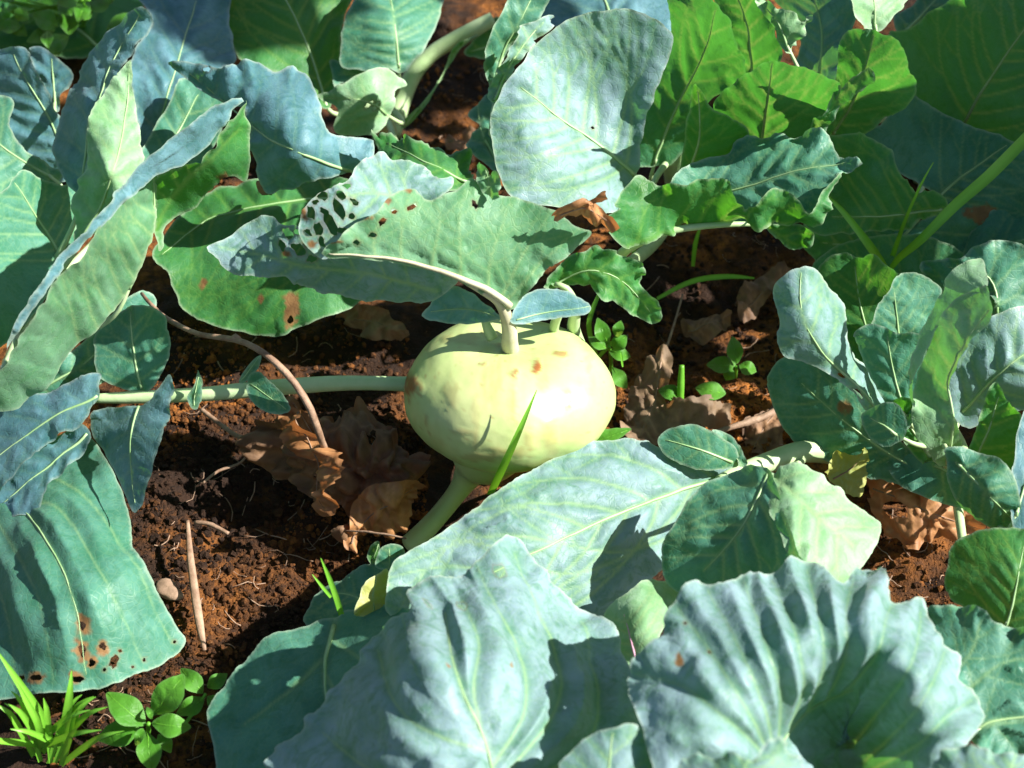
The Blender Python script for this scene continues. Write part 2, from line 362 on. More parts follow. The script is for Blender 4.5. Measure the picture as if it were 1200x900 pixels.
    if rb is not None and ribw > 0:
        c = catmull(rb, False, 9); ok = inside(P(outline), c); c2 = c[ok] if ok.sum() > 3 else c
        pw, rr = [], []
        for i, x in enumerate(c2):
            d = np.hypot(*(px-x).T); k = np.argsort(d)[:4]; t = i/max(len(c2)-1, 1)
            r = ribw*(1-0.82*t)*mpp[k].mean()*0.5; pw.append(v[k].mean(0)+N[k].mean(0)*r*(0.35 if und else 0.05)); rr.append(r)
        pw = np.array(pw)
        if len(pw) > 6: pw[1:-1] = (pw[:-2]+2*pw[1:-1]+pw[2:])/4
        tube('midrib', pw, rr, ribmat, o, n=7, step=0.006)
        if stalk is not None:
            root = BASE[parent]; a = pw[0]; d0 = (pw[0]-pw[min(3, len(pw)-1)]); d0 /= max(np.linalg.norm(d0), 1e-6)
            e = root + np.array([0, 0, stalk]); Ls = np.linalg.norm(e-a)
            c1 = a+d0*Ls*0.33; c2_ = e+np.array([0, 0, 0.05*Ls])+(a-e)*0.25
            tt = np.linspace(0, 1, 8)[:, None]; bz = (1-tt)**3*(a-d0*0.004)+3*(1-tt)**2*tt*c1+3*(1-tt)*tt**2*c2_+tt**3*e
            bz[:, 2] = np.maximum(bz[:, 2], 0.006)
            tube('stalk', bz, np.linspace(rr[0]*0.98, max(rr[0]*1.7, 0.004), 8), 'stalk', o, n=9)
    return o

# ------------------------------------------------------------------ soil
def coords(a, b, s, far):
    c = list(np.arange(a, b+s/2, s)); st = s; x = b; hi = []
    while x < far: st *= 1.5; x += st; hi.append(x)
    lo = []; x = a; st = s
    while x > -far: st *= 1.5; x -= st; lo.append(x)
    return np.array(lo[::-1]+c+hi)
def soil_h(p):
    h = 0.010*fbm(p, 7, 3, 3)+0.0045*fbm(p, 45, 8, 3)+0.0018*np.abs(fbm(p, 160, 12, 2))
    return h*np.clip(1.5-np.hypot(p[:, 0], p[:, 1])/6, 0.15, 1) - 0.004
xs = coords(-0.52, 0.50, 0.0036, 120); ys = coords(-0.34, 0.62, 0.0036, 120)
XX, YY = np.meshgrid(xs, ys); pp = np.stack([XX.ravel(), YY.ravel()], 1)
gv = np.column_stack([pp, soil_h(pp)]); nx, ny = len(xs), len(ys)
i = np.arange((nx-1)*(ny-1)); r, c = i//(nx-1), i % (nx-1); a = r*nx+c
soil = mesh_obj('ground', gv, np.stack([a, a+1, a+nx+1, a+nx], 1), 'soil'); soil['kind'] = 'structure'
# crumbs of soil
V, F = [], []; o = 0
t = (1+5**.5)/2; ico = np.array([(-1, t, 0), (1, t, 0), (-1, -t, 0), (1, -t, 0), (0, -1, t), (0, 1, t), (0, -1, -t), (0, 1, -t), (t, 0, -1), (t, 0, 1), (-t, 0, -1), (-t, 0, 1)])/1.9
icf = np.array([(0, 11, 5), (0, 5, 1), (0, 1, 7), (0, 7, 10), (0, 10, 11), (1, 5, 9), (5, 11, 4), (11, 10, 2), (10, 7, 6), (7, 1, 8), (3, 9, 4), (3, 4, 2), (3, 2, 6), (3, 6, 8), (3, 8, 9), (4, 9, 5), (2, 4, 11), (6, 2, 10), (8, 6, 7), (9, 8, 1)])
regs = [(150, 470, 500, 800, 8000), (180, 380, 480, 520, 2200), (700, 260, 940, 540, 2600), (470, 30, 580, 200, 700), (210, 180, 310, 250, 300), (60, 760, 260, 905, 900), (1000, 560, 1140, 720, 700)]
for x0, y0, x1, y1, n in regs:
    q = np.stack([RNG.uniform(x0, x1, n), RNG.uniform(y0, y1, n)], 1); w = world(q, np.zeros(n)); w[:, 2] = soil_h(w[:, :2])
    s = 0.0006+0.0028*RNG.random(n)**5
    for k in range(n):
        R = np.linalg.qr(RNG.normal(size=(3, 3)))[0]
        V.append((ico*(1+0.35*RNG.uniform(-1, 1, (12, 1))))@R*s[k]*RNG.uniform(.7, 1.2, 3)+w[k]+[0, 0, s[k]*0.35]); F.append(icf+o); o += 12
cr = mesh_obj('soil_crumbs', np.vstack(V), np.vstack(F), 'soil', smooth=False); cr['kind'] = 'stuff'; cr['label'] = 'loose crumbs of dark orange-brown soil strewn on the ground'; cr['category'] = 'soil'

# ------------------------------------------------------------------ kohlrabi in the middle
kb = thing('kohlrabi_plant', 'kohlrabi with pale green swollen bulb, hole-eaten leaf arching over it', 'kohlrabi', wp(486, 636, 0))
BC = wp(596, 460, 9.5); TILT = math.radians(-15)
def bulb():
    n, m = 150, 90; V = []; a_, c_ = 0.0680, 0.0408
    for i in range(m+1):
        ph = math.pi*i/m; s, c = math.sin(ph), math.cos(ph)
        rr = a_*(abs(s)**0.80); zz = c_*(c if c > 0 else 1.03*c) - 0.007*math.exp(-(ph/0.34)**2)
        if c < 0: rr *= 1-0.06*c*c
        for j in range(n):
            th = 2*math.pi*j/n
            k = 1+0.018*math.cos(3*th+0.6)+0.012*math.cos(5*th+2)+0.008*math.cos(9*th)*s
            V.append((rr*k*math.cos(th), rr*k*math.sin(th), zz))
    V = np.array(V); V += (V/0.06)*(fbm(np.stack([V[:, 0]+V[:, 2], V[:, 1]-V[:, 2]*0.7], 1), 26, 5, 2)*0.0010)[:, None]
    ct, st = math.cos(TILT), math.sin(TILT)
    R = np.array([[1, 0, 0], [0, ct, -st], [0, st, ct]]); r2 = math.radians(2.5)
    R = np.array([[math.cos(r2), 0, math.sin(r2)], [0, 1, 0], [-math.sin(r2), 0, math.cos(r2)]])@R
    V = V@R.T + BC; F = []
    for i in range(m):
        for j in range(n): F.append([i*n+j, (i+1)*n+j, (i+1)*n+(j+1) % n, i*n+(j+1) % n])
    px = proj(V); A = np.zeros((len(V), 3)); front = ((V-BC)@(CAM-BC)) > 0.0
    for x, y, rx, ry, s in ((483, 452, 9, 14, 1), (630, 433, 5, 9, 1), (602, 440, 5, 6, .8), (566, 427, 4, 3, .6), (583, 418, 3, 2, .5), (602, 470, 4, 26, .32), (530, 462, 9, 16, .25), (558, 480, 5, 22, .22),
                         (645, 505, 8, 14, .35), (620, 515, 5, 12, .3), (540, 398, 22, 6, .3), (575, 392, 12, 4, .35), (690, 420, 5, 14, .25), (510, 520, 10, 8, .15), (655, 415, 9, 3, .7), (588, 405, 8, 3, .5), (665, 470, 3, 10, .5), (500, 490, 3, 9, .4), (545, 505, 14, 3, .3), (600, 530, 24, 7, .35), (560, 535, 20, 7, .35)):
        r = np.hypot((px[:, 0]-x)/rx, (px[:, 1]-y)/ry)+0.5*fbm(px, 1/5, 77, 2)
        A[:, 2] = np.maximum(A[:, 2], s*np.clip((1.3-r)/0.6, 0, 1)*front)
    V = V + (V-BC)/np.linalg.norm(V-BC, axis=1, keepdims=True)*((np.clip(A[:, 2], 0, 1)**.7)*0.0011 + 0.00014*fbm(px, 1/9, 91, 3))[:, None]
    spk = np.clip((fbm(px, 1/3.2, 93, 2)-0.95)/0.3, 0, 1)*0.45; streak = np.clip(fbm(px*np.array([1, .16]), 1/9, 95, 3)-.25, 0, 1)*0.30
    A[:, 2] = np.maximum(A[:, 2], np.maximum(spk, streak)*front)
    o = mesh_obj('bulb', V, F, 'bulb', kb, A); o['label'] = 'smooth pale yellow-green swollen stem with rusty leaf scars'
    return o
bl = bulb()
tube_px('root_stem', '575,520,6.6,46 562,538,5.2,37 551,553,4.0,20 538,574,2.8,12.5 516,602,1.2,11.5 496,624,0.2,12.5 484,638,-0.8,15', 'bulb', kb, n=18)
# front stalk with the insect-eaten leaf arching to the left
KTo = '377,297 392,282 410,268 428,256 443,246 455,232 470,222 487,219 500,233 517,230 540,218 552,208 563,216 577,226 600,229 622,236 650,247 670,262 692,274 664,300 640,318 617,342 602,362 588,358 568,346 540,332 500,318 460,308 420,304 390,303'
ktl = leaf(kb, KTo, '597,356,17.6 540,328,20 460,304,21.5 380,298,22 410,268,23.5 480,222,24.4 560,214,24 640,245,22.8 692,274,21 640,318,19.4 540,270,22.6 600,290,21',
     rib='597,358 575,341 540,326 500,313 460,303 420,300 385,298', mat='under', und=True, ribw=9, ribmat='tanstalk', q=1.2, ruf=2.0, wl=26,
     veins=['572,340 575,300 590,260 598,235', '540,326 540,290 538,255 545,222', '505,314 512,280 516,250 505,235', '470,304 470,280 474,250 480,228', '440,301 438,280 445,258', '592,352 630,312 672,272', '588,346 612,300 640,255'],
     holes='556,240,5,3,60 482,243,7,3,-30 437,276,4,3,0 418,285,4,3,30 448,260,6,3,-50 462,248,4,2.5,10', spots='395,282,6,3 430,255,6,2 455,235,4,3 480,222,5,2 560,211,4,2', name='leaf', label='leaf underside riddled with insect holes along its torn margin',
     extra=[dict(outline='356,245 364,236 376,228 395,220 410,212 416,200 426,189 445,180 462,184 480,190 500,200 512,212 528,210 528,224 505,240 480,238 452,252 430,268 405,286 380,302 362,292 350,272 352,256',
                 z='356,245,22.0 426,189,23.2 470,186,22.6 525,214,21.2 480,238,21.4 430,265,21.6 380,300,20.6 352,268,21.2', rib='500,240 440,226 390,236', nv=4,
                 holes='379,231,7,5,20 400,231,6,4,55 397,246,13,5,55 389,264,14,5.5,62 374,270,8,5,75 365,250,8,5,80 381,249,6,3,40 407,220,5,3,0 361,274,6,4,30 377,285,7,3.5,80 401,271,6,3.5,10 370,238,4,3,0 416,238,6,3,40 412,254,4,3,20',
                 spots='357,250,4,7 366,286,6,4 386,270,4,3', mat='bloom'),
            dict(outline='243,290 258,281 275,272 290,262 320,255 333,264 350,266 372,280 384,288 420,290 460,293 505,302 536,318 530,338 506,352 470,356 430,352 395,346 360,336 335,322 300,322 270,318 256,304',
                 z='243,290,18.2 320,256,19.2 376,292,19.2 460,308,19.4 510,335,18.2 480,354,16.2 420,350,15.6 350,330,16.4 290,318,17.0 340,295,18.8', rib='512,340 440,322 370,312 300,298 258,290', nv=6, und=False, mat='bloom',
                 holes='340,275,8,5,40 352,291,9,4.5,20 366,301,6,3.5,0 333,289,6,4,60 352,274,5,3,10', spots='338,297,6,3 362,284,6,4')])
tube_px('stalk', '598,412,12.6,11 597,400,13.9,10 597,388,14.9,9 593,370,16.4,7.6 584,353,17.7,6.2 566,341,18.7,5.0 548,331,19.5,4.2', 'tanstalk', ktl, n=12)
leaf(kb, '495,370 506,354 520,343 534,337 548,341 564,352 582,366 588,374 570,377 545,379 515,377', '495,370,15.6 534,338,16.8 586,374,16.2 545,378,15.0', rib='588,373 550,362 505,366', mat='blue', nv=3, q=.5, ribw=1.5, ruf=.8)
leaf(kb, '598,376 604,358 618,345 640,338 662,340 682,350 693,359 686,368 660,372 630,378 610,380', '598,376,16.2 640,339,17.0 693,359,15.8 640,377,15.4', rib='600,377 640,366 690,360', mat='blue', nv=3, q=.5, ribw=2, ruf=.8)
kr = leaf(kb, '640,334 650,316 664,300 682,294 700,289 716,298 734,299 750,308 757,322 753,338 768,350 775,366 770,378 757,376 744,372 725,358 702,344 680,338 660,337', '640,334,15.4 700,290,17.6 757,320,16.0 772,374,13.4 720,352,14.6 700,320,16.6', rib='650,334 690,316 730,330 762,366', mat='green', nv=5, ruf=5, wl=16, ser=2.0, ribw=2.5)
tube_px('stalk', '678,405,8.5,9 672,385,11.5,8 674,360,14.2,6 664,338,15.6,4 650,333,15.8,3', 'stalk', kr)
tube_px('stalk', '648,400,10.5,7 650,380,13,6 658,360,15.5,5 662,342,16.4,3', 'stalk', kb)
tube_px('leaf_stub', '577,396,13.4,7 572,386,14,6 568,376,14.6,4.5 567,373,14.8,3', 'stalk', kb)
leaf(kb, '440,160 452,153 470,156 488,163 514,169 526,180 545,184 551,198 549,216 530,222 505,214 480,204 455,190 444,178', '440,160,17.6 490,162,18.6 550,198,17.4 500,205,18.6 450,180,17.6', rib='548,214 505,192 452,165', mat='green', ruf=5, wl=18, ser=2, nv=4)
leaf(kb, '559,194 566,191 572,195 575,206 583,199 589,213 586,232 572,230 562,221', '559,194,25 586,200,25 572,230,23.6', rib='575,230 570,198', mat='under', nv=2, ruf=3, wl=12, ribw=1.2)
# left stalk with its small leaflets and end leaf
ks = tube_px('stalk', '492,451,9.3,11 474,450,9.3,9 440,449,9.4,8.5 400,449,9.3,9 350,452,9.1,9.5 300,456,8.9,9.5 250,461,8.7,8.5 200,464,8.5,8 150,466,8.3,7 108,467,8.2,5', 'stalk', kb, n=14)
for ol, zz, rb, nn in (('233,433 238,448 239,468 233,481 225,480 220,468 228,452', '233,433,10.8 220,468,9.3 234,481,9.3 239,450,10.0', '229,478 234,440', 2),
                   ('292,446 303,436 318,447 333,462 341,478 330,486 310,481 295,468', '292,446,9.8 341,478,9.8 303,438,10.4 310,482,9.2', '296,450 335,480', 3),
                   ('279,446 284,434 295,423 306,416 304,428 292,441 284,448', '279,446,9.4 306,417,9.8 295,440,9.6', '281,446 304,418', 2)):
    leaf(kb, ol, zz, rib=rb, mat='wax', nv=nn, q=.4, ribw=1.5, ruf=.7, name='leaflet')
leaf(kb, '112,395 128,372 148,360 168,357 188,366 196,392 193,420 185,442 170,460 150,458 126,448 114,436', '112,395,9.4 168,358,12.4 195,395,11.2 170,458,8.9 118,438,8.8', rib='166,460 158,425 148,365', mat='wax', nv=4, ruf=1.5, q=.7)
leaf(kb, '118,438 114,460 104,478 96,500 66,512 40,536 18,562 -8,585 -40,600 -40,475 0,470 30,464 60,455 90,444', '118,438,9.8 104,480,9.6 40,535,7.6 -40,580,5.2 -40,480,6.0 50,458,8.4', rib='112,462 60,490 -20,545', mat='blue', nv=5, ruf=2, q=.8)
leaf(kb, '108,490 116,478 145,476 168,472 184,456 196,438 201,446 197,478 190,512 183,540 172,574 160,602 148,582 136,552 120,528 111,512', '108,490,7.6 196,440,11.6 190,515,11.8 160,602,9.6 122,530,8.2 150,500,9.8', rib='160,474 154,520 158,590', mat='blue', nv=5, ruf=1.5, q=.6, label='drooping dark blue-green lobe of the end leaf')
leaf(kb, '-40,610 0,606 22,606 46,602 58,572 82,548 104,528 110,514 98,502 64,512 34,534 8,560 -40,582', '-40,600,4.8 50,595,7.2 108,515,8.6 30,540,6.9', rib='106,512 60,545 0,590', mat='blue', nv=4, ruf=2)

# ------------------------------------------------------------------ cabbage on the left
ca = thing('cabbage_plant', 'big blue-green cabbage at the left edge with upright folded waxy leaves', 'cabbage', wp(40, 455, 0))
tube('stem', [wp(40, 455, -1), wp(42, 440, 3), wp(46, 410, 8)], [0.014, 0.013, 0.009], 'stalk', ca, n=12)
leaf(ca, '183,205 184,240 176,290 154,338 124,372 96,402 60,438 28,466 6,474 -40,480 -40,452 0,425 28,378 62,330 92,298 118,264 142,236 162,218', '183,205,20.5 176,290,16.5 120,374,13.0 60,438,11 -40,478,12 0,426,16 62,330,20.5 118,264,22.2 120,320,17.5 150,240,20.6',
     rib='70,440 112,394 152,340 176,290 183,240 182,208', mat='under', nv=9, ang=58, sides=(-1,), q=2.2, lam=10, vw=1.2, ruf=1.2, ribw=4, stalk=0.05, label='sunlit pale leaf folded along its midrib',
     extra=[dict(outline='284,117 274,128 260,148 244,172 216,194 184,206 160,222 140,240 116,268 92,300 62,334 28,382 0,430 22,378 52,332 84,290 108,262 134,230 152,208 172,184 200,160 230,136 258,121', z='284,117,24.6 216,194,22 140,240,22.0 62,332,21 0,428,16.6 52,334,21.4 120,248,23 200,160,24.6', rib=None, mat='blue'),
            dict(outline='285,117 288,140 288,172 286,200 278,202 266,196 250,208 236,224 222,238 204,256 190,272 180,290 183,250 184,206 216,194 244,172 260,148 274,128', z='285,117,24.2 216,194,21.8 184,206,20.6 286,195,19 236,224,17.6 182,286,15.4', rib='183,270 210,220 250,180 280,150', nv=6, spots='258,200,9,5', mat='green')])
leaf(ca, '153,70 157,110 163,155 167,197 148,230 112,268 90,292 86,260 90,225 97,173 110,133 124,106 140,84', '153,70,21.5 165,190,17.0 90,290,12.5 90,220,15.5 124,106,20 125,200,18.2', rib='92,290 128,215 148,130 152,76', mat='pale', nv=6, ruf=2.5, wl=22, q=1.3, stalk=0.06)
leaf(ca, '160,9 172,10 178,22 170,40 157,62 143,88 128,112 115,140 108,168 98,200 92,228 78,212 66,180 72,140 82,100 100,68 128,34', '160,9,22.5 178,22,21.8 115,140,18.2 92,228,14.6 68,170,14.6 100,68,18', rib='92,226 104,160 130,80 164,16', mat='blue', nv=6, ruf=2, stalk=0.06)
leaf(ca, '-40,55 0,58 22,54 36,62 48,88 60,118 72,150 86,184 92,205 76,215 50,196 26,180 0,168 -40,150', '-40,60,15.5 22,55,17.5 60,118,15.2 88,205,11.8 0,165,12.5', rib='86,208 56,140 18,64', mat='blue', nv=6, ruf=2, stalk=0.06)
leaf(ca, '36,60 50,58 66,66 84,84 82,98 74,112 68,132 56,110 44,86', '36,60,14.4 84,86,14.4 66,130,12.6', rib='66,128 62,70', mat='blue', nv=3, stalk=0.06)
leaf(ca, '-40,112 0,110 16,122 12,150 28,178 52,192 72,206 60,218 30,226 0,232 -40,236', '-40,112,17 14,130,16.4 70,208,13 -40,232,14.2', rib='68,212 10,180 -30,140', mat='wax', nv=5, stalk=0.06)
leaf(ca, '-40,236 0,226 18,208 32,199 46,206 74,216 92,206 96,240 92,282 70,322 40,366 0,408 -40,425', '-40,236,17.6 32,200,16.4 92,210,12.8 90,282,11 40,366,11.4 -40,420,14 30,280,13.0', rib='78,310 50,262 20,215', mat='wax', nv=6, ruf=2, stalk=0.05)
leaf(ca, '150,-20 270,-30 268,10 276,72 250,90 214,140 186,180 164,196 160,150 156,110 152,72 176,22', '150,0,14.5 270,0,14.5 276,72,12.6 165,190,10.5 200,80,13.8', rib='170,190 200,100 230,0', mat='blue', nv=6, ruf=2, stalk=0.06)
leaf(ca, '160,196 176,160 198,120 212,92 236,98 262,118 262,150 230,200 190,240 168,260', '212,92,14.8 262,130,13.4 168,255,9.8 165,190,11.8', rib='172,240 200,170 232,110', mat='wax', nv=5, stalk=0.05)
leaf(ca, '-45,560 0,545 50,530 100,512 124,540 148,588 158,640 178,690 204,728 217,748 211,764 188,779 150,794 120,806 90,811 60,812 30,814 0,819 -45,822', '-45,560,4.4 60,535,5.6 110,525,6.4 148,590,7.4 216,750,4.0 120,806,5.4 0,818,4.2 -45,760,3.6 60,660,8.4 120,670,8.9',
     rib='-20,560 30,600 70,660 92,720 100,790', veins=['20,590 70,600 112,660 142,722 168,775', '50,555 100,585 145,640 180,715 205,755', '-10,600 20,650 45,700 60,760 62,800', '-30,640 -5,690 10,740 12,800'], mat='wax', q=2.2, lam=14, sub=False, ruf=1.5, wl=50, ribw=3, und_amp=3,
     holes='97,733,6,4,80 97,762,8,4,80 120,757,5,3.5,60 133,776,5,8,10 108,777,4,5,0 90,796,7,4,0 42,794,7,3.5,0 22,794,4,3,0 140,763,2.2,2,0 122,785,2,2.5,0 170,773,1.8,2.2,0 155,782,2,1.5,0 205,752,1.8,1.8,0',
     spots='98,732,8,13 97,762,8,14 120,760,7,9 108,777,6,7 90,793,9,8 42,794,10,7', stalk=0.05, label='broad drooping leaf with brown insect holes')

leaf(ca, '4,456 40,436 82,412 118,382 146,352 168,340 182,352 178,384 156,416 124,446 70,474 20,484', '4,456,7 118,382,8 180,352,7.4 156,416,5.6 70,474,5 90,430,7.4', rib='30,466 100,424 170,360', mat='wax', nv=6)
leaf(ca, '-50,-50 60,-60 150,-50 168,0 150,40 110,66 50,70 -50,62', '-50,-50,3 150,-50,3 168,10,2.6 50,70,2 -50,60,2.4 50,0,4', rib='120,60 60,10 0,-40', mat='green', nv=6)
# ------------------------------------------------------------------ cabbage behind the kohlrabi
cb = thing('cabbage_plant', 'cabbage behind the kohlrabi with dark green leaves spreading over bare soil', 'cabbage', wp(452, 165, 0))
tube('stem', [wp(452, 165, -1), wp(450, 150, 3), wp(446, 130, 7)], [0.012, 0.011, 0.008], 'stalk', cb, n=12)
leaf(cb, '200,77 216,72 232,74 250,80 266,82 284,76 300,73 320,80 346,82 363,96 372,128 384,152 410,160 434,164 434,186 412,202 372,210 340,222 312,226 300,200 290,172 286,150 286,126 262,120 236,106', '200,77,17.5 232,74,18.4 300,73,19.4 346,82,19 384,152,17.4 434,170,15.6 340,222,13.6 286,150,17.0 300,200,14.6 330,120,19.2 345,178,17.4',
     rib='418,204 390,194 350,178 310,160 262,120 222,86', mat='blue', nv=7, ang=62, ruf=2.5, wl=24, q=1.4, ribw=4.2, stalk=0.04, holes='244,82,5,3.5,30', label='blue waxy leaf tipped toward the soil')
leaf(cb, '262,-30 430,-30 412,0 400,36 398,70 392,105 384,128 366,120 344,96 300,80 276,60', '262,-30,15 430,-30,13 398,80,9.6 380,125,8.2 280,60,11.5 340,20,13.2', rib='380,120 362,60 330,-10 318,-30', mat='green', nv=7, ang=42, stalk=0.04, vw=1.2)
leaf(cb, '400,34 412,8 440,-30 524,-30 516,10 504,44 486,70 470,86 452,80 430,82 402,80 399,58', '400,40,13.6 440,-20,15 520,-20,13 470,84,11 402,78,11.6 460,30,14.2', rib='466,86 464,40 455,-15', mat='wax', nv=7, ang=70, q=1.8, stalk=0.04)
leaf(cb, '369,113 386,106 404,94 424,86 446,81 462,85 476,100 464,108 458,136 440,152 420,160 400,162 391,150 395,136 388,124', '369,113,13.4 446,82,14.6 476,100,13 420,160,10.6 395,136,12.6 430,110,14.0', rib='458,140 430,118 376,114', mat='pale', nv=4, q=1.2, holes='432,122,6,2.5,-50 440,124,6,2,-60', stalk=0.04, label='small curled leaf with sunlight painted in as paleness')  # pale material puts the bright sunlight into its colour
leaf(cb, '388,78 404,76 430,80 448,82 420,90 400,98 392,104', '388,78,10.6 448,80,10.8 392,104,10', rib='440,84 396,88', mat='wax', nv=2, ribw=1)
leaf(cb, '178,302 186,282 206,258 240,234 290,216 340,206 384,206 420,226 440,280 440,330 424,352 396,368 352,384 330,394 296,392 258,384 220,368 204,340 194,318', '178,302,8.4 240,244,8.0 384,224,9.0 440,290,9.2 420,352,7.2 300,392,5.4 210,360,6.0 310,300,9.2 270,255,8.6', rib='440,240 360,236 290,246 235,262 190,296', mat='green', nv=8, ang=55, q=1.5, vw=1.1, spots='342,362,9,20 238,333,4,6 306,350,3,5', holes='341,375,5,3,80', ruf=2, stalk=None, label='wide dark green leaf lying low with a brown scorched patch')
tube_px('stalk', '578,22,9,8 560,32,8.4,9 530,48,7.2,9 505,64,6,9 484,88,4.6,10 470,120,3,11 458,158,1,12', 'stalk', cb, n=12)
leaf(cb, '572,38 556,44 540,56 528,74 514,98 498,124 480,144 471,150 476,140 500,116 516,90 526,66 540,48', '572,38,8.8 528,66,7.6 476,146,3.6', rib='474,147 512,98 532,62 566,40', mat='green', nv=1, q=.3, ribw=2.4)
leaf(cb, '545,60 560,40 580,20 600,40 598,62 580,70 560,66', '545,60,7 590,25,8 598,60,6.4', rib='598,50 552,58', mat='green', nv=2)

# ------------------------------------------------------------------ cabbage at the upper middle and right
cc = thing('cabbage_plant', 'cabbage with a large round upright leaf standing behind the kohlrabi', 'cabbage', wp(800, 222, 0))
tube('stem', [wp(800, 222, -1), wp(796, 205, 4), wp(790, 180, 9)], [0.014, 0.013, 0.01], 'stalk', cc, n=12)
leaf(cc, '574,150 578,128 588,104 602,82 622,58 644,38 668,22 692,13 716,11 744,13 764,21 780,32 788,44 784,66 776,88 767,112 757,142 750,176 747,210 742,238 718,250 690,250 655,243 622,240 598,230 586,208 578,180',
     '574,150,20.6 602,82,23.4 692,13,26.2 788,44,24.6 767,112,21.0 747,215,15.4 690,250,15.4 600,230,17.6 690,110,20.6 640,160,20.2',
     rib='746,206 714,178 684,155 650,132 608,104', mat='bloom', nv=7, ang=52, q=1.7, ruf=1.2, wl=40, ribw=4.4, vw=1.2, stalk=0.06, und_amp=2.5, holes='696,149,2.6,2,0', label='large round upright leaf half in sun')
leaf(cc, '568,70 576,34 590,8 608,-20 646,-25 640,6 628,24 612,34 596,62 582,92 574,104', '568,70,20 600,-15,24 640,0,23 574,104,18', rib='578,100 596,50 622,0', mat='wax', nv=5, stalk=0.06)
leaf(cc, '574,104 582,86 594,60 608,36 622,26 640,18 650,20 640,40 618,60 600,84 590,104 582,126 572,112', '574,104,21 620,28,24 648,22,23.4 582,126,20', rib='580,118 604,66 636,26', mat='bloom', nv=5, ruf=2.5, wl=14, q=1.2, stalk=0.06)
leaf(cc, '572,112 580,122 584,150 590,200 582,204 566,190 550,176 556,158 566,150 552,138 564,122', '572,112,12.4 550,140,11 550,176,10 586,202,10', rib='586,196 568,160 562,126', mat='wax', nv=3, stalk=0.05)
leaf(cc, '640,-25 780,-25 792,10 788,40 760,30 720,20 680,26 650,34 634,20', '640,-20,17 780,-20,17 780,35,15.5 650,30,15.8', rib='720,30 700,-20', mat='blue', nv=4, stalk=0.06)
leaf(cc, '786,-25 812,-12 834,2 854,20 866,48 874,80 872,92 856,104 836,116 818,140 806,168 786,192 760,196 744,190 752,150 768,108 780,70 784,20', '786,-20,24.5 854,20,25 874,85,20.5 800,170,13.4 750,190,11.8 768,108,16.5', rib='766,192 796,120 826,60 838,10', mat='mid', nv=6, ang=44, stalk=0.06, vw=.8)
leaf(cc, '832,-25 884,-25 896,12 908,36 916,54 920,70 904,80 884,92 868,80 862,48 850,18', '832,-20,23 884,-20,24.4 920,70,19 880,90,16', rib='884,88 878,40 858,-15', mat='mid', nv=5, ruf=3, wl=14, stalk=0.06)
leaf(cc, '836,122 852,104 872,88 890,76 906,67 930,76 958,88 983,106 968,134 948,158 930,172 896,176 866,170 846,150', '836,122,19.5 906,68,26 983,106,24.5 940,165,15.6 860,165,14.6', rib='892,176 898,130 906,72', mat='mid', nv=5, ang=42, stalk=0.06, ruf=1.6, label='backlit bright green upright leaf')
leaf(cc, '796,206 800,176 804,146 814,96 822,106 832,122 850,130 866,144 878,158 872,176 840,196 812,212', '796,206,15.2 814,97,24 878,158,19.4 812,210,15', rib='806,206 820,160 818,104', mat='green', nv=5, ang=36, stalk=0.06)
leaf(cc, '786,216 798,198 824,186 852,178 862,162 880,158 908,154 930,157 950,154 972,160 984,184 1012,194 986,204 976,222 962,240 944,250 930,262 900,262 870,262 830,250 800,236', '786,216,17.6 862,164,19.2 950,156,20.2 1012,194,19.6 944,245,18.0 880,245,16.6 820,235,16.0', rib='800,232 860,222 930,200 990,192', mat='wax', nv=6, ang=44, ruf=4, wl=22, q=1.4, ribw=3, stalk=0.05,
     extra=[dict(outline='718,264 730,232 742,212 752,204 762,210 774,218 790,213 806,216 830,209 852,211 860,228 870,248 884,241 894,228 908,220 926,227 946,244 956,238 966,222 984,204 978,232 962,258 940,268 900,262 860,264 820,266 786,272 760,280 736,292 726,286',
                 z='718,264,19.6 752,204,20.2 806,216,20.4 852,212,20.2 870,248,18.8 908,220,20.0 946,244,18.8 984,204,20.0 940,268,17.0 850,263,16.6 780,272,16.6 736,292,16.8', rib='734,290 782,270 850,262 930,262', nv=7, sides=(-1,), und=True, mat='green'),
            dict(outline='884,254 902,258 930,262 952,266 953,288 940,294 922,290 904,274', z='884,254,17.2 952,266,17 935,294,15.4', rib='886,256 936,290', nv=3, mat='green')], label='long blue leaf with its near margin curled up in waves')
tube_px('stalk', '900,263,16.2,2.6 850,263,16.6,3.6 782,271,16.5,4.6 736,291,15.4,6 725,305,13,6.5 735,310,10,7 770,280,5,8 800,225,2,10', 'stalk', cc)
cdp = thing('cabbage_plant', 'cabbage at the far right corner with broad shaded leaves and one rolled edge', 'cabbage', wp(1085, 205, 0))
tube('stem', [wp(1085, 205, -1), wp(1082, 190, 4), wp(1078, 170, 8)], [0.013, 0.012, 0.009], 'stalk', cdp, n=12)
leaf(cdp, '896,-25 1000,-25 1004,10 996,36 988,64 980,102 958,94 932,80 936,50 920,20', '896,-20,21 1000,-20,23 985,90,18 932,78,16', rib='960,96 962,40 950,-20', mat='blue', nv=6, stalk=0.06)
leaf(cdp, '884,-2 900,2 914,12 928,16 938,24 952,18 944,34 934,50 926,62 914,50 904,32 894,16', '884,-2,23.8 952,18,23.0 926,62,20.6 914,25,22.8', rib='924,58 912,26 890,2', mat='pale', nv=4, ruf=4, wl=10, q=1.6, ser=2, stalk=0.06)
leaf(cdp, '990,-25 1075,-25 1062,2 1044,22 1032,36 1016,34 1002,26 994,4', '990,-20,23.6 1070,-20,22 1032,34,20.4 998,20,21.4', rib='1028,34 1020,-20', mat='pale', nv=4, stalk=0.06)
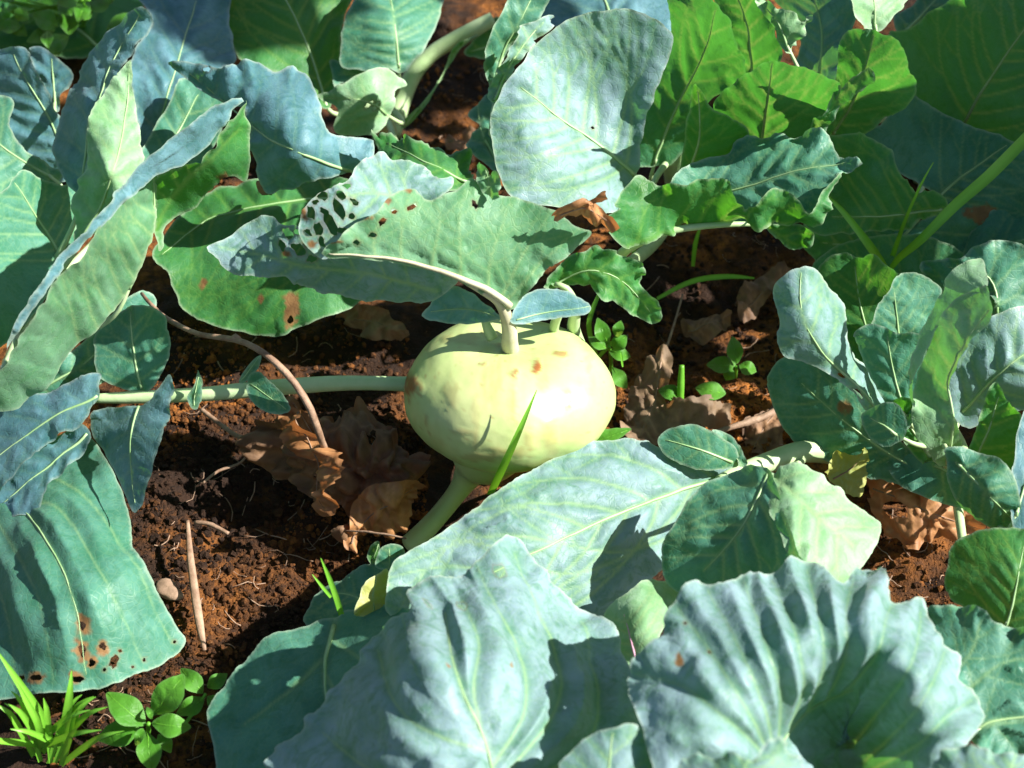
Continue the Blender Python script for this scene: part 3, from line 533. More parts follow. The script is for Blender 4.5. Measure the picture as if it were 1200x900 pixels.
leaf(cdp, '982,54 990,40 1002,32 1018,32 1034,40 1048,52 1060,72 1066,92 1071,110 1062,126 1046,136 1030,146 1010,160 984,164 958,160 946,152 966,124 980,100', '982,54,25.4 1034,40,26.6 1071,110,23 1030,146,17.4 950,155,15.2 985,110,20', rib='976,160 1004,110 1024,42', mat='mid', nv=6, ang=44, ruf=2.2, wl=20, stalk=0.06, label='bright green upright leaf lit from behind',
     extra=[dict(outline='940,158 954,138 972,116 990,98 1006,86 1020,79 1024,86 1014,100 998,112 982,130 966,148 954,160', z='940,158,19 1020,80,26.2 1010,100,24.4 956,160,18.6', rib='948,156 985,112 1020,82', nv=3)])
leaf(cdp, '944,160 972,158 1008,155 1028,164 1044,182 1058,204 1074,218 1092,224 1110,232 1108,246 1092,256 1056,264 1010,270 960,276 940,260 952,236 980,206', '944,160,16 1008,156,20 1058,204,18.4 1110,235,16 1040,266,12.8 950,265,13 1010,215,17', rib='1104,246 1040,250 975,254', mat='mid', nv=7, ang=56, ruf=3, wl=26, vw=1.1)
leaf(cdp, '1040,40 1064,34 1090,14 1110,4 1150,-25 1260,-25 1260,190 1200,200 1180,176 1150,160 1120,150 1080,130 1064,90', '1040,40,16 1120,0,22 1260,-20,25 1260,180,15 1150,160,11.6 1070,110,13 1160,80,17.5', rib='1120,165 1155,100 1210,20', mat='mid', nv=7)
leaf(cdp, '1005,150 1030,146 1066,112 1100,130 1140,148 1176,160 1210,182 1240,240 1240,300 1190,318 1130,310 1070,296 1030,282 1060,264 1110,244 1080,218 1050,200', '1005,150,11 1066,112,14.6 1176,160,15.4 1240,240,12 1130,310,7.4 1040,280,8.0 1110,200,12.4', rib='1060,275 1110,220 1180,170', mat='wax', nv=7, spots='1150,250,18,12')
leaf(cdp, '1110,300 1140,268 1180,240 1260,225 1260,380 1190,370 1140,345 1115,325', '1110,300,8.2 1180,240,11 1260,230,11.5 1260,370,8.8 1150,345,7', rib='1120,310 1180,290 1250,260', mat='wax', nv=5, stalk=0.04)
leaf(cdp, '1046,20 1070,4 1096,-25 1130,-25 1118,4 1096,26 1076,44 1056,50', '1046,20,16 1120,-20,17.6 1060,48,15', rib='1056,42 1110,-15', mat='wax', nv=4, stalk=0.06)
leaf(cdp, '945,258 1000,262 1060,262 1100,262 1130,300 1090,330 1040,326 990,318 950,300', '945,258,7.5 1100,262,8.8 1090,330,5.5 960,300,5.4 1030,290,7.8', rib='1095,280 1030,288 965,284', mat='mid', nv=6, stalk=0.03)

# ------------------------------------------------------------------ cabbage at the right
ce = thing('cabbage_plant', 'young cabbage at the right with a twisted leaf coloured as if sunlit and pale inner leaves', 'cabbage', wp(1098, 560, 0))
tube_px('stem', '1098,562,-1,20 1098,545,3,19 1098,525,6,15', 'stalk', ce, n=14)
leaf(ce, '907,345 914,330 928,318 945,313 958,318 970,336 982,354 988,382 996,408 1006,424 1022,436 1036,456 1046,482 1034,492 1014,482 994,460 972,440 948,424 930,420 916,412 911,394 913,370', '907,345,16.4 945,313,18.2 985,360,14.6 1000,415,12.4 1040,486,9.8 990,455,12.0 948,424,13.4 914,395,15.2 945,370,16.8 975,410,14.4',
     rib='1038,488 1000,452 962,410 940,370 938,320', mat='bloom', nv=5, q=1.1, ruf=2, wl=40, ribw=4, stalk=0.05, holes='985,440,4,3,20 1002,462,8,2.5,50', label='twisted leaf with sunlight painted into its colour')  # whiter material stands for direct sun on this leaf
leaf(ce, '912,452 918,438 932,426 954,428 985,448 1012,474 1034,500 1062,530 1084,552 1070,560 1030,556 1004,548 980,536 950,524 928,500 916,474', '912,452,7.6 940,427,9.2 1012,474,8.8 1084,552,5.6 1030,556,4.6 950,524,5.2 985,490,7.8', rib='1078,552 1010,510 940,450', grow=1.16, mat='wax', nv=7, spots='990,477,7,7', ruf=1.5, stalk=0.03)
leaf(ce, '966,330 974,312 990,304 1008,308 1022,306 1036,316 1048,326 1060,334 1070,350 1062,380 1050,404 1030,424 1012,426 1000,410 990,382 984,352', '966,330,12.4 990,305,13.6 1048,326,14.8 1060,370,12 1012,424,9.6 1010,360,12.4', rib='1024,424 1012,370 1000,312', grow=1.16, mat='green', nv=5, ang=40, stalk=0.05)
leaf(ce, '1030,396 1032,374 1042,346 1052,330 1072,326 1092,336 1098,352 1092,380 1080,402 1062,408 1044,410', '1030,396,13.2 1052,330,16 1096,345,15 1070,408,11.8', rib='1058,410 1052,372 1046,336', grow=1.16, mat='wax', nv=5, ang=36, stalk=0.05)
leaf(ce, '1008,398 1020,386 1034,388 1052,394 1066,392 1080,400 1078,428 1072,456 1066,486 1054,492 1040,468 1022,436', '1008,398,13.6 1034,388,14.6 1080,402,14 1062,490,10.2 1022,436,12', rib='1062,490 1048,440 1040,394', grow=1.16, mat='wax', nv=4, stalk=0.05)
leaf(ce, '1152,336 1162,352 1164,370 1150,388 1136,402 1124,420 1116,446 1116,480 1124,505 1126,530 1112,546 1098,540 1084,520 1072,500 1069,470 1076,436 1088,404 1102,374 1122,350', '1152,336,20.6 1164,365,19.4 1124,420,16.4 1116,490,12.4 1112,545,8.4 1070,480,12.0 1088,404,15.6 1122,350,19.0 1100,450,13.0', rib='1110,540 1118,490 1114,440 1130,402 1160,362', mat='pale', nv=7, ang=40, sides=(-1, 1), ruf=2, ribw=4, stalk=0.05, label='tall curled leaf with pale green midrib',
     extra=[dict(outline='1070,478 1066,440 1074,400 1088,366 1104,336 1120,316 1140,306 1152,304 1156,322 1152,338 1126,352 1104,376 1088,408 1076,440', z='1070,478,12.4 1074,400,15.8 1120,316,19.6 1152,305,20.2 1152,338,20.4 1104,376,17.4 1076,440,14.4', rib=None)])
leaf(ce, '1112,446 1124,420 1142,398 1164,380 1200,370 1260,366 1260,500 1210,478 1184,478 1160,486 1140,492 1120,474', '1112,446,10.6 1164,380,14.2 1260,368,14 1260,490,10 1150,488,8.6 1190,430,12.6', rib='1130,480 1180,430 1250,385', grow=1.16, mat='bloom', nv=6, q=1.8, stalk=0.04, label='grey-green sunlit leaf crossed by a narrow shadow')
leaf(ce, '1126,548 1138,524 1150,496 1160,462 1170,456 1178,474 1192,486 1196,512 1192,540 1178,556 1150,556', '1126,548,8.4 1168,458,13.6 1195,512,11.4 1160,556,8.4', rib='1136,550 1158,505 1170,465', grow=1.16, mat='green', nv=4, ruf=3, wl=18, stalk=0.04)
leaf(ce, '1116,536 1128,531 1144,532 1160,538 1176,550 1186,566 1190,592 1196,616 1180,620 1156,606 1134,590 1120,568', '1116,536,11.2 1160,538,11.8 1196,610,9.4 1134,590,9.4 1155,570,11.6', rib='1120,542 1155,574 1190,612', grow=1.16, mat='wax', nv=5, stalk=0.05)
leaf(ce, '1184,590 1188,540 1194,500 1210,470 1260,460 1260,640 1200,636', '1184,590,10.6 1200,480,13 1260,470,13.5 1260,630,10', rib='1190,610 1210,540 1245,475', mat='blue', nv=5, stalk=0.05)
leaf(ce, '1014,490 1028,478 1044,474 1056,484 1060,500 1054,514 1038,520 1022,512', '1014,490,11.4 1044,475,12.6 1058,500,11.6 1034,519,10.4', rib='1056,514 1036,498 1020,490', grow=1.16, mat='wax', nv=3, ruf=.6, q=.5, stalk=0.05)
leaf(ce, '1044,480 1062,470 1078,480 1092,500 1096,528 1082,540 1066,524 1056,504', '1044,480,10.4 1070,472,11.4 1095,520,8.6 1066,524,8.8', rib='1088,536 1070,504 1052,484', grow=1.16, mat='green', nv=3, stalk=0.05)
leaf(ce, '1088,312 1104,306 1130,304 1150,290 1176,288 1196,300 1200,340 1192,364 1166,372 1160,344 1130,330 1104,340', '1088,312,13.4 1150,290,15.4 1200,320,13.6 1170,370,12 1110,335,12.6', rib='1170,368 1160,325 1110,312', grow=1.16, mat='wax', nv=5, ruf=4, wl=16)
leaf(ce, '1152,306 1166,290 1190,282 1260,280 1260,372 1210,372 1176,384 1160,360', '1152,306,12 1190,283,13 1260,290,13 1200,372,9.4', rib='1170,378 1200,320 1240,285', mat='mid', nv=5, stalk=0.05)
leaf(ce, '1036,420 1050,392 1080,376 1108,386 1116,430 1108,476 1092,516 1064,512 1046,470', '1036,420,10 1080,376,12.6 1114,430,11 1080,514,7.4', rib='1082,514 1080,450 1082,384', mat='mid', nv=5)
leaf(ce, '950,318 976,290 1030,276 1090,276 1130,300 1120,346 1070,356 1000,352 960,346', '950,318,9 1030,277,11.4 1130,305,10.6 1070,356,8.4 1000,350,8', rib='1112,345 1050,320 975,312', mat='mid', nv=6)
leaf(ce, '1040,540 1070,520 1110,520 1150,540 1170,570 1150,596 1110,592 1070,576 1048,562', '1040,540,5.6 1110,520,7.6 1170,570,7 1110,592,4.6', rib='1095,545 1130,562 1160,578', mat='wax', nv=4)
# long low leaf reaching to the kohlrabi
l1 = leaf(ce, '868,552 850,538 824,532 800,534 777,527 756,518 735,514 712,516 690,520 668,529 650,538 610,559 575,582 540,606 508,630 480,646 464,656 456,672 453,694 454,718 480,732 540,748 620,752 680,740 720,712 756,684 790,652 815,620 840,588 858,568',
     '868,552,6.2 777,528,8.6 690,520,9.2 610,559,9.4 508,630,9.4 455,690,8.8 480,732,6.8 620,750,4.6 720,712,4.4 815,620,5.0 740,590,7.8 620,620,9.2 560,660,8.8', rib='864,555 800,574 740,596 680,622 600,660 530,694', mat='bloom', nv=8, ang=40, q=1.8, ruf=1.8, wl=40, ribw=5, vw=1.3, label='long low leaf lying in front of the bulb')
tube_px('stalk', '842,562,7.0,5 866,553,6.4,9 900,542,5.6,12 945,529,5,13 1000,535,4,13 1060,550,3.4,13 1096,556,3,13', 'stalk', l1, n=12)
leaf(ce, '770,516 778,505 792,499 812,497 832,503 850,514 862,526 868,541 852,550 826,550 800,545 782,534', '770,516,9.6 812,498,10.8 866,538,8.2 815,549,8.2', rib='864,544 820,526 780,514', mat='wax', nv=4, ruf=.8, q=.6, label='rounded small leaflet at the base of the long leaf')
leaf(ce, '834,504 848,506 860,515 870,528 876,542 866,546 858,530 846,518', '834,504,9.6 870,528,8.6 866,546,7.8', rib='868,544 842,510', mat='wax', nv=2, ribw=1)
l2 = leaf(ce, '774,650 776,634 788,618 800,596 814,580 834,566 852,556 870,550 886,548 904,553 914,584 926,616 938,648 946,672 930,700 890,706 850,700 818,702 796,694 780,682', '774,650,9.6 800,596,11.0 860,553,12.2 904,553,13.6 926,616,14.4 942,670,13.6 870,704,9.4 800,690,8.6 850,630,11.6', rib='900,556 868,620 826,668', mat='wax', nv=5, vw=1.3, q=1.4, ruf=1.6, label='leaf folded like a roof, sunlight painted into one half',
     extra=[dict(outline='904,553 918,546 932,544 948,550 966,562 990,580 1012,594 1030,608 1033,618 1026,640 1012,664 998,684 984,706 956,706 934,680 924,650 910,618 898,586 892,562', z='892,562,12.9 934,680,12.9 904,553,13.4 932,544,13.8 990,580,12.8 1033,618,11.6 990,700,11.2 946,675,13.4 910,616,13.7 930,616,14.1 970,630,13.2', rib='906,556 950,600 1000,640', nv=4, mat='pale')])  # right half has a paler material that paints in the sunlight
tube_px('stalk', '902,562,13.0,2.5 910,562,11.5,3.5 918,560,9,4 926,552,6.5,4.5 940,540,5,4', 'stalk', l2)
leaf(ce, '708,728 720,710 738,694 760,678 784,680 804,692 800,710 784,728 772,748 764,772 744,790 726,778 714,752', '708,728,7.2 760,680,8.2 802,698,7 764,772,9 730,770,8 750,720,9.4', rib='748,776 742,750 734,722', mat='pale', nv=4, q=1.2, ribw=3.4, label='small rolled yellow-green leaf with pinkish rib', ribmat='pink')
leaf(ce, '1108,692 1112,664 1114,646 1124,634 1150,623 1180,619 1210,620 1260,626 1260,770 1210,748 1170,738 1140,722', '1108,692,8.4 1124,634,9.8 1210,620,11.4 1260,640,11.4 1260,760,9.6 1140,722,8 1180,670,10.6', rib='1178,742 1188,700 1200,640', mat='green', nv=5, vw=1.3, stalk=0.03)

# ------------------------------------------------------------------ cabbages along the bottom
cf = thing('cabbage_plant', 'cabbage in the foreground with an arched sunlit leaf beside bare soil', 'cabbage', wp(560, 1230, 0))
tube('stem', [wp(560, 1230, -1), wp(560, 1220, 6), wp(562, 1200, 12)], [0.016, 0.015, 0.012], 'stalk', cf, n=12)
leaf(cf, '318,905 342,872 366,846 388,816 408,786 424,758 440,738 462,728 487,722 486,706 500,692 518,680 536,671 552,662 570,652 584,638 600,627 614,632 624,652 640,674 664,694 690,714 710,738 722,764 734,798 744,830 752,862 760,905 750,980 660,1040 560,1060 420,1010 330,950',
     '318,905,9.5 388,816,11.2 440,738,12.4 487,706,13.8 540,670,14.4 600,627,14.0 664,694,12.2 722,764,10.8 752,862,11.2 740,980,12 560,1050,15.5 340,950,10.5 560,740,16.4 640,790,14.4 500,780,17.0 500,850,16.6 580,880,15.6 430,860,14.2',
     rib='585,1045 582,960 577,900 563,855 545,815 530,770 520,715', veins=['577,900 612,840 618,795 606,750 580,705 560,665', '582,920 640,850 658,800 650,750 625,700 605,645', '570,880 520,865 480,842 455,800 440,760', '584,930 680,880 700,820 695,770 685,725', '563,855 556,800 562,750 540,700', '580,950 500,930 430,900 380,860'],
     mat='bloom', q=4.6, lam=15, sub=False, ruf=2.6, wl=34, vw=1.15, und_amp=4.0, ribw=4.5, stalk=0.10, holes='586,671,8,6,40 541,707,6,4,10 504,712,4,1.6,50', spots='594,785,1.5,3 525,782,2,2', label='arched sunlit leaf with two small holes', g=2.5)
leaf(cf, '654,905 666,884 682,868 700,858 720,853 742,850 756,862 766,884 774,905 770,980 700,1000 650,970', '654,905,17.4 720,853,18.4 770,900,17.8 700,990,19', rib='712,990 712,920 718,860', mat='bloom', nv=4, ruf=1, q=.6, stalk=0.12)
leaf(cf, '246,838 258,816 276,794 304,766 336,744 362,732 386,725 410,719 440,716 474,717 504,728 496,790 470,850 420,900 400,960 300,980 256,950 250,880', '246,838,5.0 304,766,5.0 386,725,5.8 480,718,7.4 496,790,9.4 420,900,8.6 300,970,6.5 250,880,5.6 370,800,7.2', rib='396,716 388,742 380,768 380,800 383,828', veins=['380,768 350,800 316,828 285,850', '381,790 400,830 400,880', '386,745 420,770 450,800', '383,828 350,870 330,920'], mat='wax', vw=1.5, ribw=6.5, q=1.5, sub=False, ruf=1.4, wl=40, label='flat teal leaf on the soil with white ribs', stalk=None)
leaf(cf, '358,732 362,702 374,688 396,678 420,668 444,658 460,664 462,716 430,724 396,726', '358,732,4.0 374,688,3.4 444,658,4.6 460,700,5.2 400,724,4.8', rib='440,716 410,696 376,694', mat='wax', nv=4)
leaf(cf, '416,722 420,702 428,684 442,674 458,668 460,712 452,722', '416,722,7.2 428,684,8.6 458,670,8.4 455,720,7', rib='440,722 438,698 444,676', mat='yellow', nv=2, q=.3, ribw=1.5, label='bright yellow-green upright little leaf')
leaf(cf, '440,664 446,644 458,638 472,640 476,652 470,664 456,668', '440,664,5.6 458,638,6.4 474,655,5.8', rib='456,668 456,642', mat='wax', nv=2, ribw=1)
leaf(cf, '429,650 436,638 444,634 446,648 440,662 434,662', '429,650,5 444,634,5.8 438,662,4.6', rib='436,660 442,638', mat='green', nv=2, ribw=1)
cg = thing('cabbage_plant', 'cabbage in the foreground with a big frilled cupped leaf, grey-white in sun', 'cabbage', wp(1010, 1230, 0))
tube('stem', [wp(1010, 1230, -1), wp(1008, 1220, 6), wp(1004, 1200, 12)], [0.016, 0.015, 0.012], 'stalk', cg, n=12)
leaf(cg, '733,800 744,776 768,758 780,726 792,708 806,696 820,689 842,690 858,680 876,674 905,672 926,667 946,667 968,674 988,684 1000,672 1020,661 1030,676 1036,692 1056,703 1082,704 1090,716 1094,738 1106,758 1120,772 1122,798 1138,816 1149,842 1138,862 1122,884 1104,910 1060,970 960,1000 840,990 780,930 764,896 758,866 746,832',
     '733,800,18.0 768,758,18.8 806,696,18.8 876,674,18.4 946,667,17.2 1020,661,16.0 1082,704,15.8 1120,775,15.8 1149,842,15.6 1104,910,16.6 960,1000,13 800,940,18.5 758,866,18.2 830,760,20.0 920,740,20.6 1010,740,20.2 1070,790,19.6 1060,850,16.4 990,845,11.6 940,870,12.4 880,850,18.6 860,800,20.4 945,792,19.0 1010,795,16.4 1020,900,12',
     rib='900,985 905,920 915,872 950,832 1000,808', veins=['900,890 860,850 800,805 745,790', '898,880 868,820 830,760 795,715', '904,872 890,815 860,745 830,695', '912,865 912,800 893,740 872,680', '925,852 942,800 930,735 905,678', '945,836 965,780 960,725 945,672', '965,826 990,770 992,715 1000,680', '985,815 1025,770 1040,720 1050,705', '1000,870 1036,826 1066,782 1082,715', '1010,890 1062,846 1090,806 1106,764', '1010,905 1075,872 1110,840 1136,822'],
     mat='bloom', q=5.8, lam=14, sub=False, ruf=3.2, wl=26, vw=0.9, und_amp=1.5, ribw=3, stalk=0.10, spots='796,776,5,7', holes='803,731,1.6,1.6,0 830,762,1.6,1.6,0', label='big cupped leaf with frilled margin and deep radiating veins', g=2.5)
leaf(cg, '796,905 806,890 820,884 838,886 854,880 872,888 886,888 894,876 908,870 922,878 932,890 944,908 930,960 810,960', '796,905,21.6 854,881,22.6 908,871,22.8 940,900,21.8 870,955,23.5', rib='870,955 868,920 880,885', mat='bloom', nv=5, ruf=3, wl=14, stalk=0.12)
leaf(cg, '1092,908 1102,888 1118,880 1132,873 1150,880 1176,882 1200,884 1260,890 1260,960 1110,960', '1092,908,19.6 1132,874,20.4 1260,890,20.5 1200,955,21', rib='1170,955 1180,915 1190,885', mat='bloom', nv=4, ruf=3, wl=16, stalk=0.12)
leaf(cg, '1086,718 1100,710 1118,707 1140,708 1152,718 1166,730 1190,734 1212,740 1260,752 1260,910 1200,900 1150,880 1126,842 1112,796 1098,756', '1086,718,12.0 1130,708,13.2 1190,734,13.2 1260,760,13.4 1260,900,11 1150,880,10.4 1112,796,12 1170,790,12.4', rib='1128,880 1150,850 1200,840 1255,832', veins=['1128,815 1150,795 1180,775 1240,765', '1130,860 1160,850 1200,845 1250,838', '1118,790 1140,760 1150,725'], mat='wax', q=2.4, ruf=4, wl=22, vw=1.3, stalk=0.08, label='dark bumpy leaf with yellow-green veins')

# ------------------------------------------------------------------ dead leaves, twigs, stone
def dead(label, outline, z, rib, mat, crumple=7, group=None, **kw):
    a = P(z); b = world(a[:, :2].mean(0)[None], [0])[0]
    t = thing('dead_leaf', label, 'dead leaf', b, group)
    leaf(t, outline, z, rib=rib, mat=mat, crumple=crumple, ruf=5, wl=22, und_amp=5, ser=2.4, name='blade', edge=0.0, ribw=2.4, ribmat='twig', **kw); return t
dead('crumpled brown dead leaf on the soil beside the kohlrabi bulb', '300,505 312,494 334,492 344,478 356,484 366,492 392,492 410,486 430,490 452,500 470,510 490,522 498,545 494,565 470,572 450,576 430,590 418,612 408,634 398,630 404,606 392,590 372,600 360,588 340,570 318,560 306,540',
     '300,505,2.4 344,480,4.6 410,488,4.2 495,545,3.4 430,590,2.6 402,632,1.4 330,560,1.2 380,540,4.4 450,540,4.8', '352,485 375,530 400,610', 'dry', 15, holes='436,520,6,4,30 372,562,5,3,60 330,530,4,3,0')
dead('upright curled strip of brown dead leaf beside the long dry stalk', '338,486 346,476 356,480 362,500 374,520 392,540 398,560 390,586 378,604 368,598 376,572 366,548 350,528 340,508', '338,486,6.2 356,480,6.8 398,560,6.6 372,600,4.2 352,528,5.2 376,530,7.2', '348,482 366,530 376,596', 'orange', 8)
dead('curled orange-brown dead leaf tip under the crumpled leaf', '402,634 406,612 416,590 430,574 452,564 478,560 492,566 490,588 482,610 470,624 448,626 424,628', '402,634,1.6 430,574,5.0 480,562,5.0 486,605,2.4 440,626,1.4 450,595,4.2', '408,628 440,600 488,572', 'orange', 7)
dead('grey-brown dead leaf lying behind the bulb in the shade', '392,372 404,362 424,356 444,360 458,370 478,388 474,398 452,402 432,396 412,388', '392,372,1.2 444,360,3 478,390,1.4 430,396,1.0', '396,374 440,378 474,392', 'tan', 5)
dead('flat tan dead leaf on shaded soil right of the bulb', '730,500 734,470 742,440 752,424 768,418 784,420 790,440 782,462 800,470 830,468 852,474 856,500 830,500 808,502 790,512 768,524 744,526', '730,500,.8 768,418,1.8 856,490,1.2 750,525,.8 780,470,2', '776,422 764,470 750,520', 'tan', 5)
dead('narrow tan dead leaf with twisted tip near the round leaflet', '872,500 884,486 902,474 922,462 940,452 936,474 930,490 920,505 930,520 905,528 880,528', '872,500,1 938,455,1.8 925,520,1.2', '938,456 900,490 880,525', 'dry', 5)
dead('long dark dead leaf in deep shade beneath the curled blue leaf', '862,360 872,340 890,322 912,308 930,306 918,328 900,346 884,366 868,376', '862,360,1 925,308,2.2 870,374,.8', '926,310 894,340 866,370', 'dry', 3)
dead('small dark dead leaf with a sunlit corner on shaded soil', '800,384 806,372 826,366 846,364 858,374 850,392 830,402 810,400', '800,384,1 846,365,1.8 830,402,1', '806,384 850,376', 'dry', 4)
dead('orange dead leaf with holes below the young cabbage', '1014,562 1028,550 1050,556 1078,556 1100,568 1118,584 1140,600 1154,618 1140,632 1110,640 1080,641 1052,634 1032,622 1022,596', '1014,562,2.4 1078,556,4.2 1154,618,2.6 1080,640,1.6 1032,620,1.6 1080,598,3.8', '1020,570 1080,596 1148,620', 'orange', 6, holes='1050,598,14,10,10 1102,612,5,3,0')
t = dead('yellow withered leaf curled upright beside the orange dead leaf', '966,548 974,536 990,530 1012,524 1018,542 1016,562 1012,576 992,572 974,562', '966,548,5.4 1012,525,6.8 1012,576,3.6 980,566,4.2', '976,560 1000,548 1012,528', 'yellow', 2)
dead('pinkish brown dead leaf tip curled on the edge of the eaten leaf', '654,246 666,237 680,234 692,238 700,230 711,226 713,238 706,250 722,264 716,274 700,276 682,268 668,260', '654,246,23.4 700,231,25 722,266,22.4 685,268,22.4 690,248,24.4', '660,248 690,254 718,266', 'orange', 4)
dead('brown scrap of dead leaf on shaded soil behind the cabbage stalk', '525,160 545,152 562,158 566,172 548,184 528,180', '525,160,1 562,158,1.6 540,184,.8', '528,170 562,164', 'dry', 4)
dead('tan scrap of leaf in the dark gap between the folded leaf and the teal leaf', '305,212 316,205 334,204 328,218 312,228 306,226', '305,212,12.4 334,205,12.6 312,228,11.8', '308,222 330,207', 'tan', 2)
def twig(label, s, mat='twig', name='dry_stalk', cat='stalk', knob=0, **kw):
    a = P(s); t = thing(name, label, cat, world(a[-1:, :2], [0])[0]); tube_px('stem', s, mat, t, **kw)
    if knob:
        k = a[knob]; tube_px('node', f'{k[0]-5},{k[1]},{k[2]},{k[3]*.9} {k[0]},{k[1]-2},{k[2]},{k[3]*1.5} {k[0]+5},{k[1]},{k[2]},{k[3]*.9}', mat, t, n=8)
    return t
twig('long dry brown stalk arching from the left cabbage down to the crumpled dead leaf', '166,344,10.2,2 180,360,10.6,2.6 200,376,11,3 235,392,11.6,3 276,398,12.4,3.6 300,408,12.6,3.9 322,424,12.4,4.2 346,450,11.6,4.4 364,480,10.2,4.4 374,508,8.4,4.2 382,530,6,4 386,545,4.2,3.4', knob=4, n=9, bumpy=0.10)
twig('thin tan twig in the soil beneath the kohlrabi stalk', '236,480,1.5,2.6 262,500,1.6,2.8 280,512,1.6,3 300,514,1.4,3', n=7, bumpy=.15)
twig('slender upright dry straw stuck in the sunlit soil', '220,610,2.2,2.0 223,650,1.8,4 228,690,1.2,5 234,730,.7,5 240,762,.3,2', mat='twig', name='straw', cat='straw', n=7, flat=.5)
twig('short pale root lying across the sunlit soil', '228,612,.9,2.2 245,614,1.0,3 268,625,.9,2', n=6, bumpy=.2)
twig('thin curved root on soil at the edge of the sun', '238,566,.9,1.6 256,552,1.1,1.8 282,542,1.2,1.6 296,522,1.3,1.2', n=6)
twig('green plant stub standing on the soil right of the bulb', '799,428,3.8,3 798,450,2.6,4.2 797,475,1.2,4.2 796,502,0,4.5', mat='grass', name='plant_stub', cat='stub', n=9)
twig('dry twig lying between tan dead leaves', '834,508,1,3 870,497,1.2,4 900,486,1.4,4 926,470,1.6,3', n=7, bumpy=.2)
twig('fine grey root arching over dark soil behind the bulb', '800,345,1.4,1.2 790,380,1.6,1.4 780,410,1.5,1.6 774,424,1,1.6', n=6)
twig('thin seed stalk with bristles over the soil edge', '404,622,3,1 425,623,3.6,1.2 450,626,4,1.2 476,631,4.2,1', n=5, bumpy=.4)
def pebble(label, x, y, rx, ry, rot):
    b = wp(x, y, 0); s = wp(x, y, .6); k = np.linalg.norm(s-CAM)/FPX; m = 14; V = []
    for i in range(m+1):
        ph = math.pi*i/m
        for j in range(20):
            th = 2*math.pi*j/20; q = 1+0.14*math.cos(2*th+1)+.11*math.cos(3*th)+.05*math.cos(5*th+ph*3)+.05*math.sin(4*ph+th)
            X, Y, Z = rx*k*math.sin(ph)**.8*math.cos(th)*q, ry*k*1.2*math.sin(ph)**.8*math.sin(th)*q, .6*ry*k*math.cos(ph)
            Z *= (1+.2*math.sin(3*th+1)*math.sin(ph)); V.append((s[0]+X*math.cos(rot)-Y*math.sin(rot), s[1]+X*math.sin(rot)+Y*math.cos(rot), s[2]+Z-.004))
    F = [[i*20+j, (i+1)*20+j, (i+1)*20+(j+1) % 20, i*20+(j+1) % 20] for i in range(m) for j in range(20)]
    o = mesh_obj('pebble', V, F, 'stone'); o['label'] = label; o['category'] = 'stone'
pebble('smooth pinkish tan pebble on the sunlit soil beside the holed leaf', 196, 687, 17, 10, -0.5)

# ------------------------------------------------------------------ weeds and grass
def blade(parent, s, name='blade'):
    a = P(s); c = catmull(a, False, 8); w = world(c[:, :2], c[:, 2]); d = np.linalg.norm(w-CAM, axis=1); hw = c[:, 3]*d/FPX
    T = np.gradient(w, axis=0); V = []
    for i in range(len(w)):
        vd = CAM-w[i]; sd_ = np.cross(T[i], vd); sd_ /= np.linalg.norm(sd_); up = np.cross(sd_, T[i]); up /= np.linalg.norm(up); up *= np.sign(up@vd)
        V += [w[i]-sd_*hw[i]+up*hw[i]*.35, w[i]-up*.0001, w[i]+sd_*hw[i]+up*hw[i]*.35]
    F = [[i*3+j, i*3+j+1, i*3+j+4, i*3+j+3] for i in range(len(w)-1) for j in range(2)]
    A = np.zeros((len(V), 3)); A[1::3, 0] = .8
    return mesh_obj(name, V, F, 'grass', parent, A)
def grass(label, blades, base):
    t = thing('grass_tuft', label, 'grass', wp(*base))
    for b in blades: blade(t, b)
    return t
grass('long bright green grass blades slanting before the far right leaves', ['1040,322,9,2 1052,304,11.5,3.6 1080,280,14,5 1120,240,16.5,6 1160,205,18.5,6.5 1205,160,20,6.5 1250,120,21,8', '1040,320,10,4 1024,295,12.5,5 1004,268,14.2,4 985,245,15.4,3 966,226,16.4,.6', '1046,300,10.5,3 1062,255,15,2 1080,215,18,1.4 1094,190,19.5,.4'], (1040, 325, 0))
grass('single thin grass blade rising in front of the bulb', ['574,580,6.5,3.6 586,555,9.4,4.6 602,520,12.2,4 616,488,14,2.6 629,457,15.4,.4'], (574, 582, 0))
grass('two short grass blades at the edge of the teal leaf', ['400,720,6.4,3.4 394,700,8,3.4 386,678,9.6,2.8 376,654,11,.5', '388,700,6.4,1.8 378,688,7.4,2 366,673,8.2,.4'], (400, 722, 0))
gb = []
rr = random.Random(3)
for k in range(16):
    x0, y0 = 55+rr.uniform(-28, 24), 885+rr.uniform(-12, 12); a = rr.uniform(-1.5, 1.2); L = rr.uniform(45, 105); dx = math.sin(a)*L; dy = -abs(math.cos(a))*L*.85
    gb.append(f'{x0},{y0},.6,2.6 {x0+dx*.4},{y0+dy*.5},3.6,3.6 {x0+dx*.75},{y0+dy*.85},5.6,2.8 {x0+dx*1.15},{y0+dy},6.2,.4')
gb += ['62,880,1,4 48,840,4.6,5 22,800,7.2,4 -2,765,9,1', '70,875,1,4 78,840,4.6,5 82,810,6.6,3.6 84,786,7.6,.6', '50,880,1,4 45,850,5,4 30,820,7,3 20,800,8,.6']
grass('tuft of green grass growing under the holed drooping leaf', gb, (58, 890, 0))
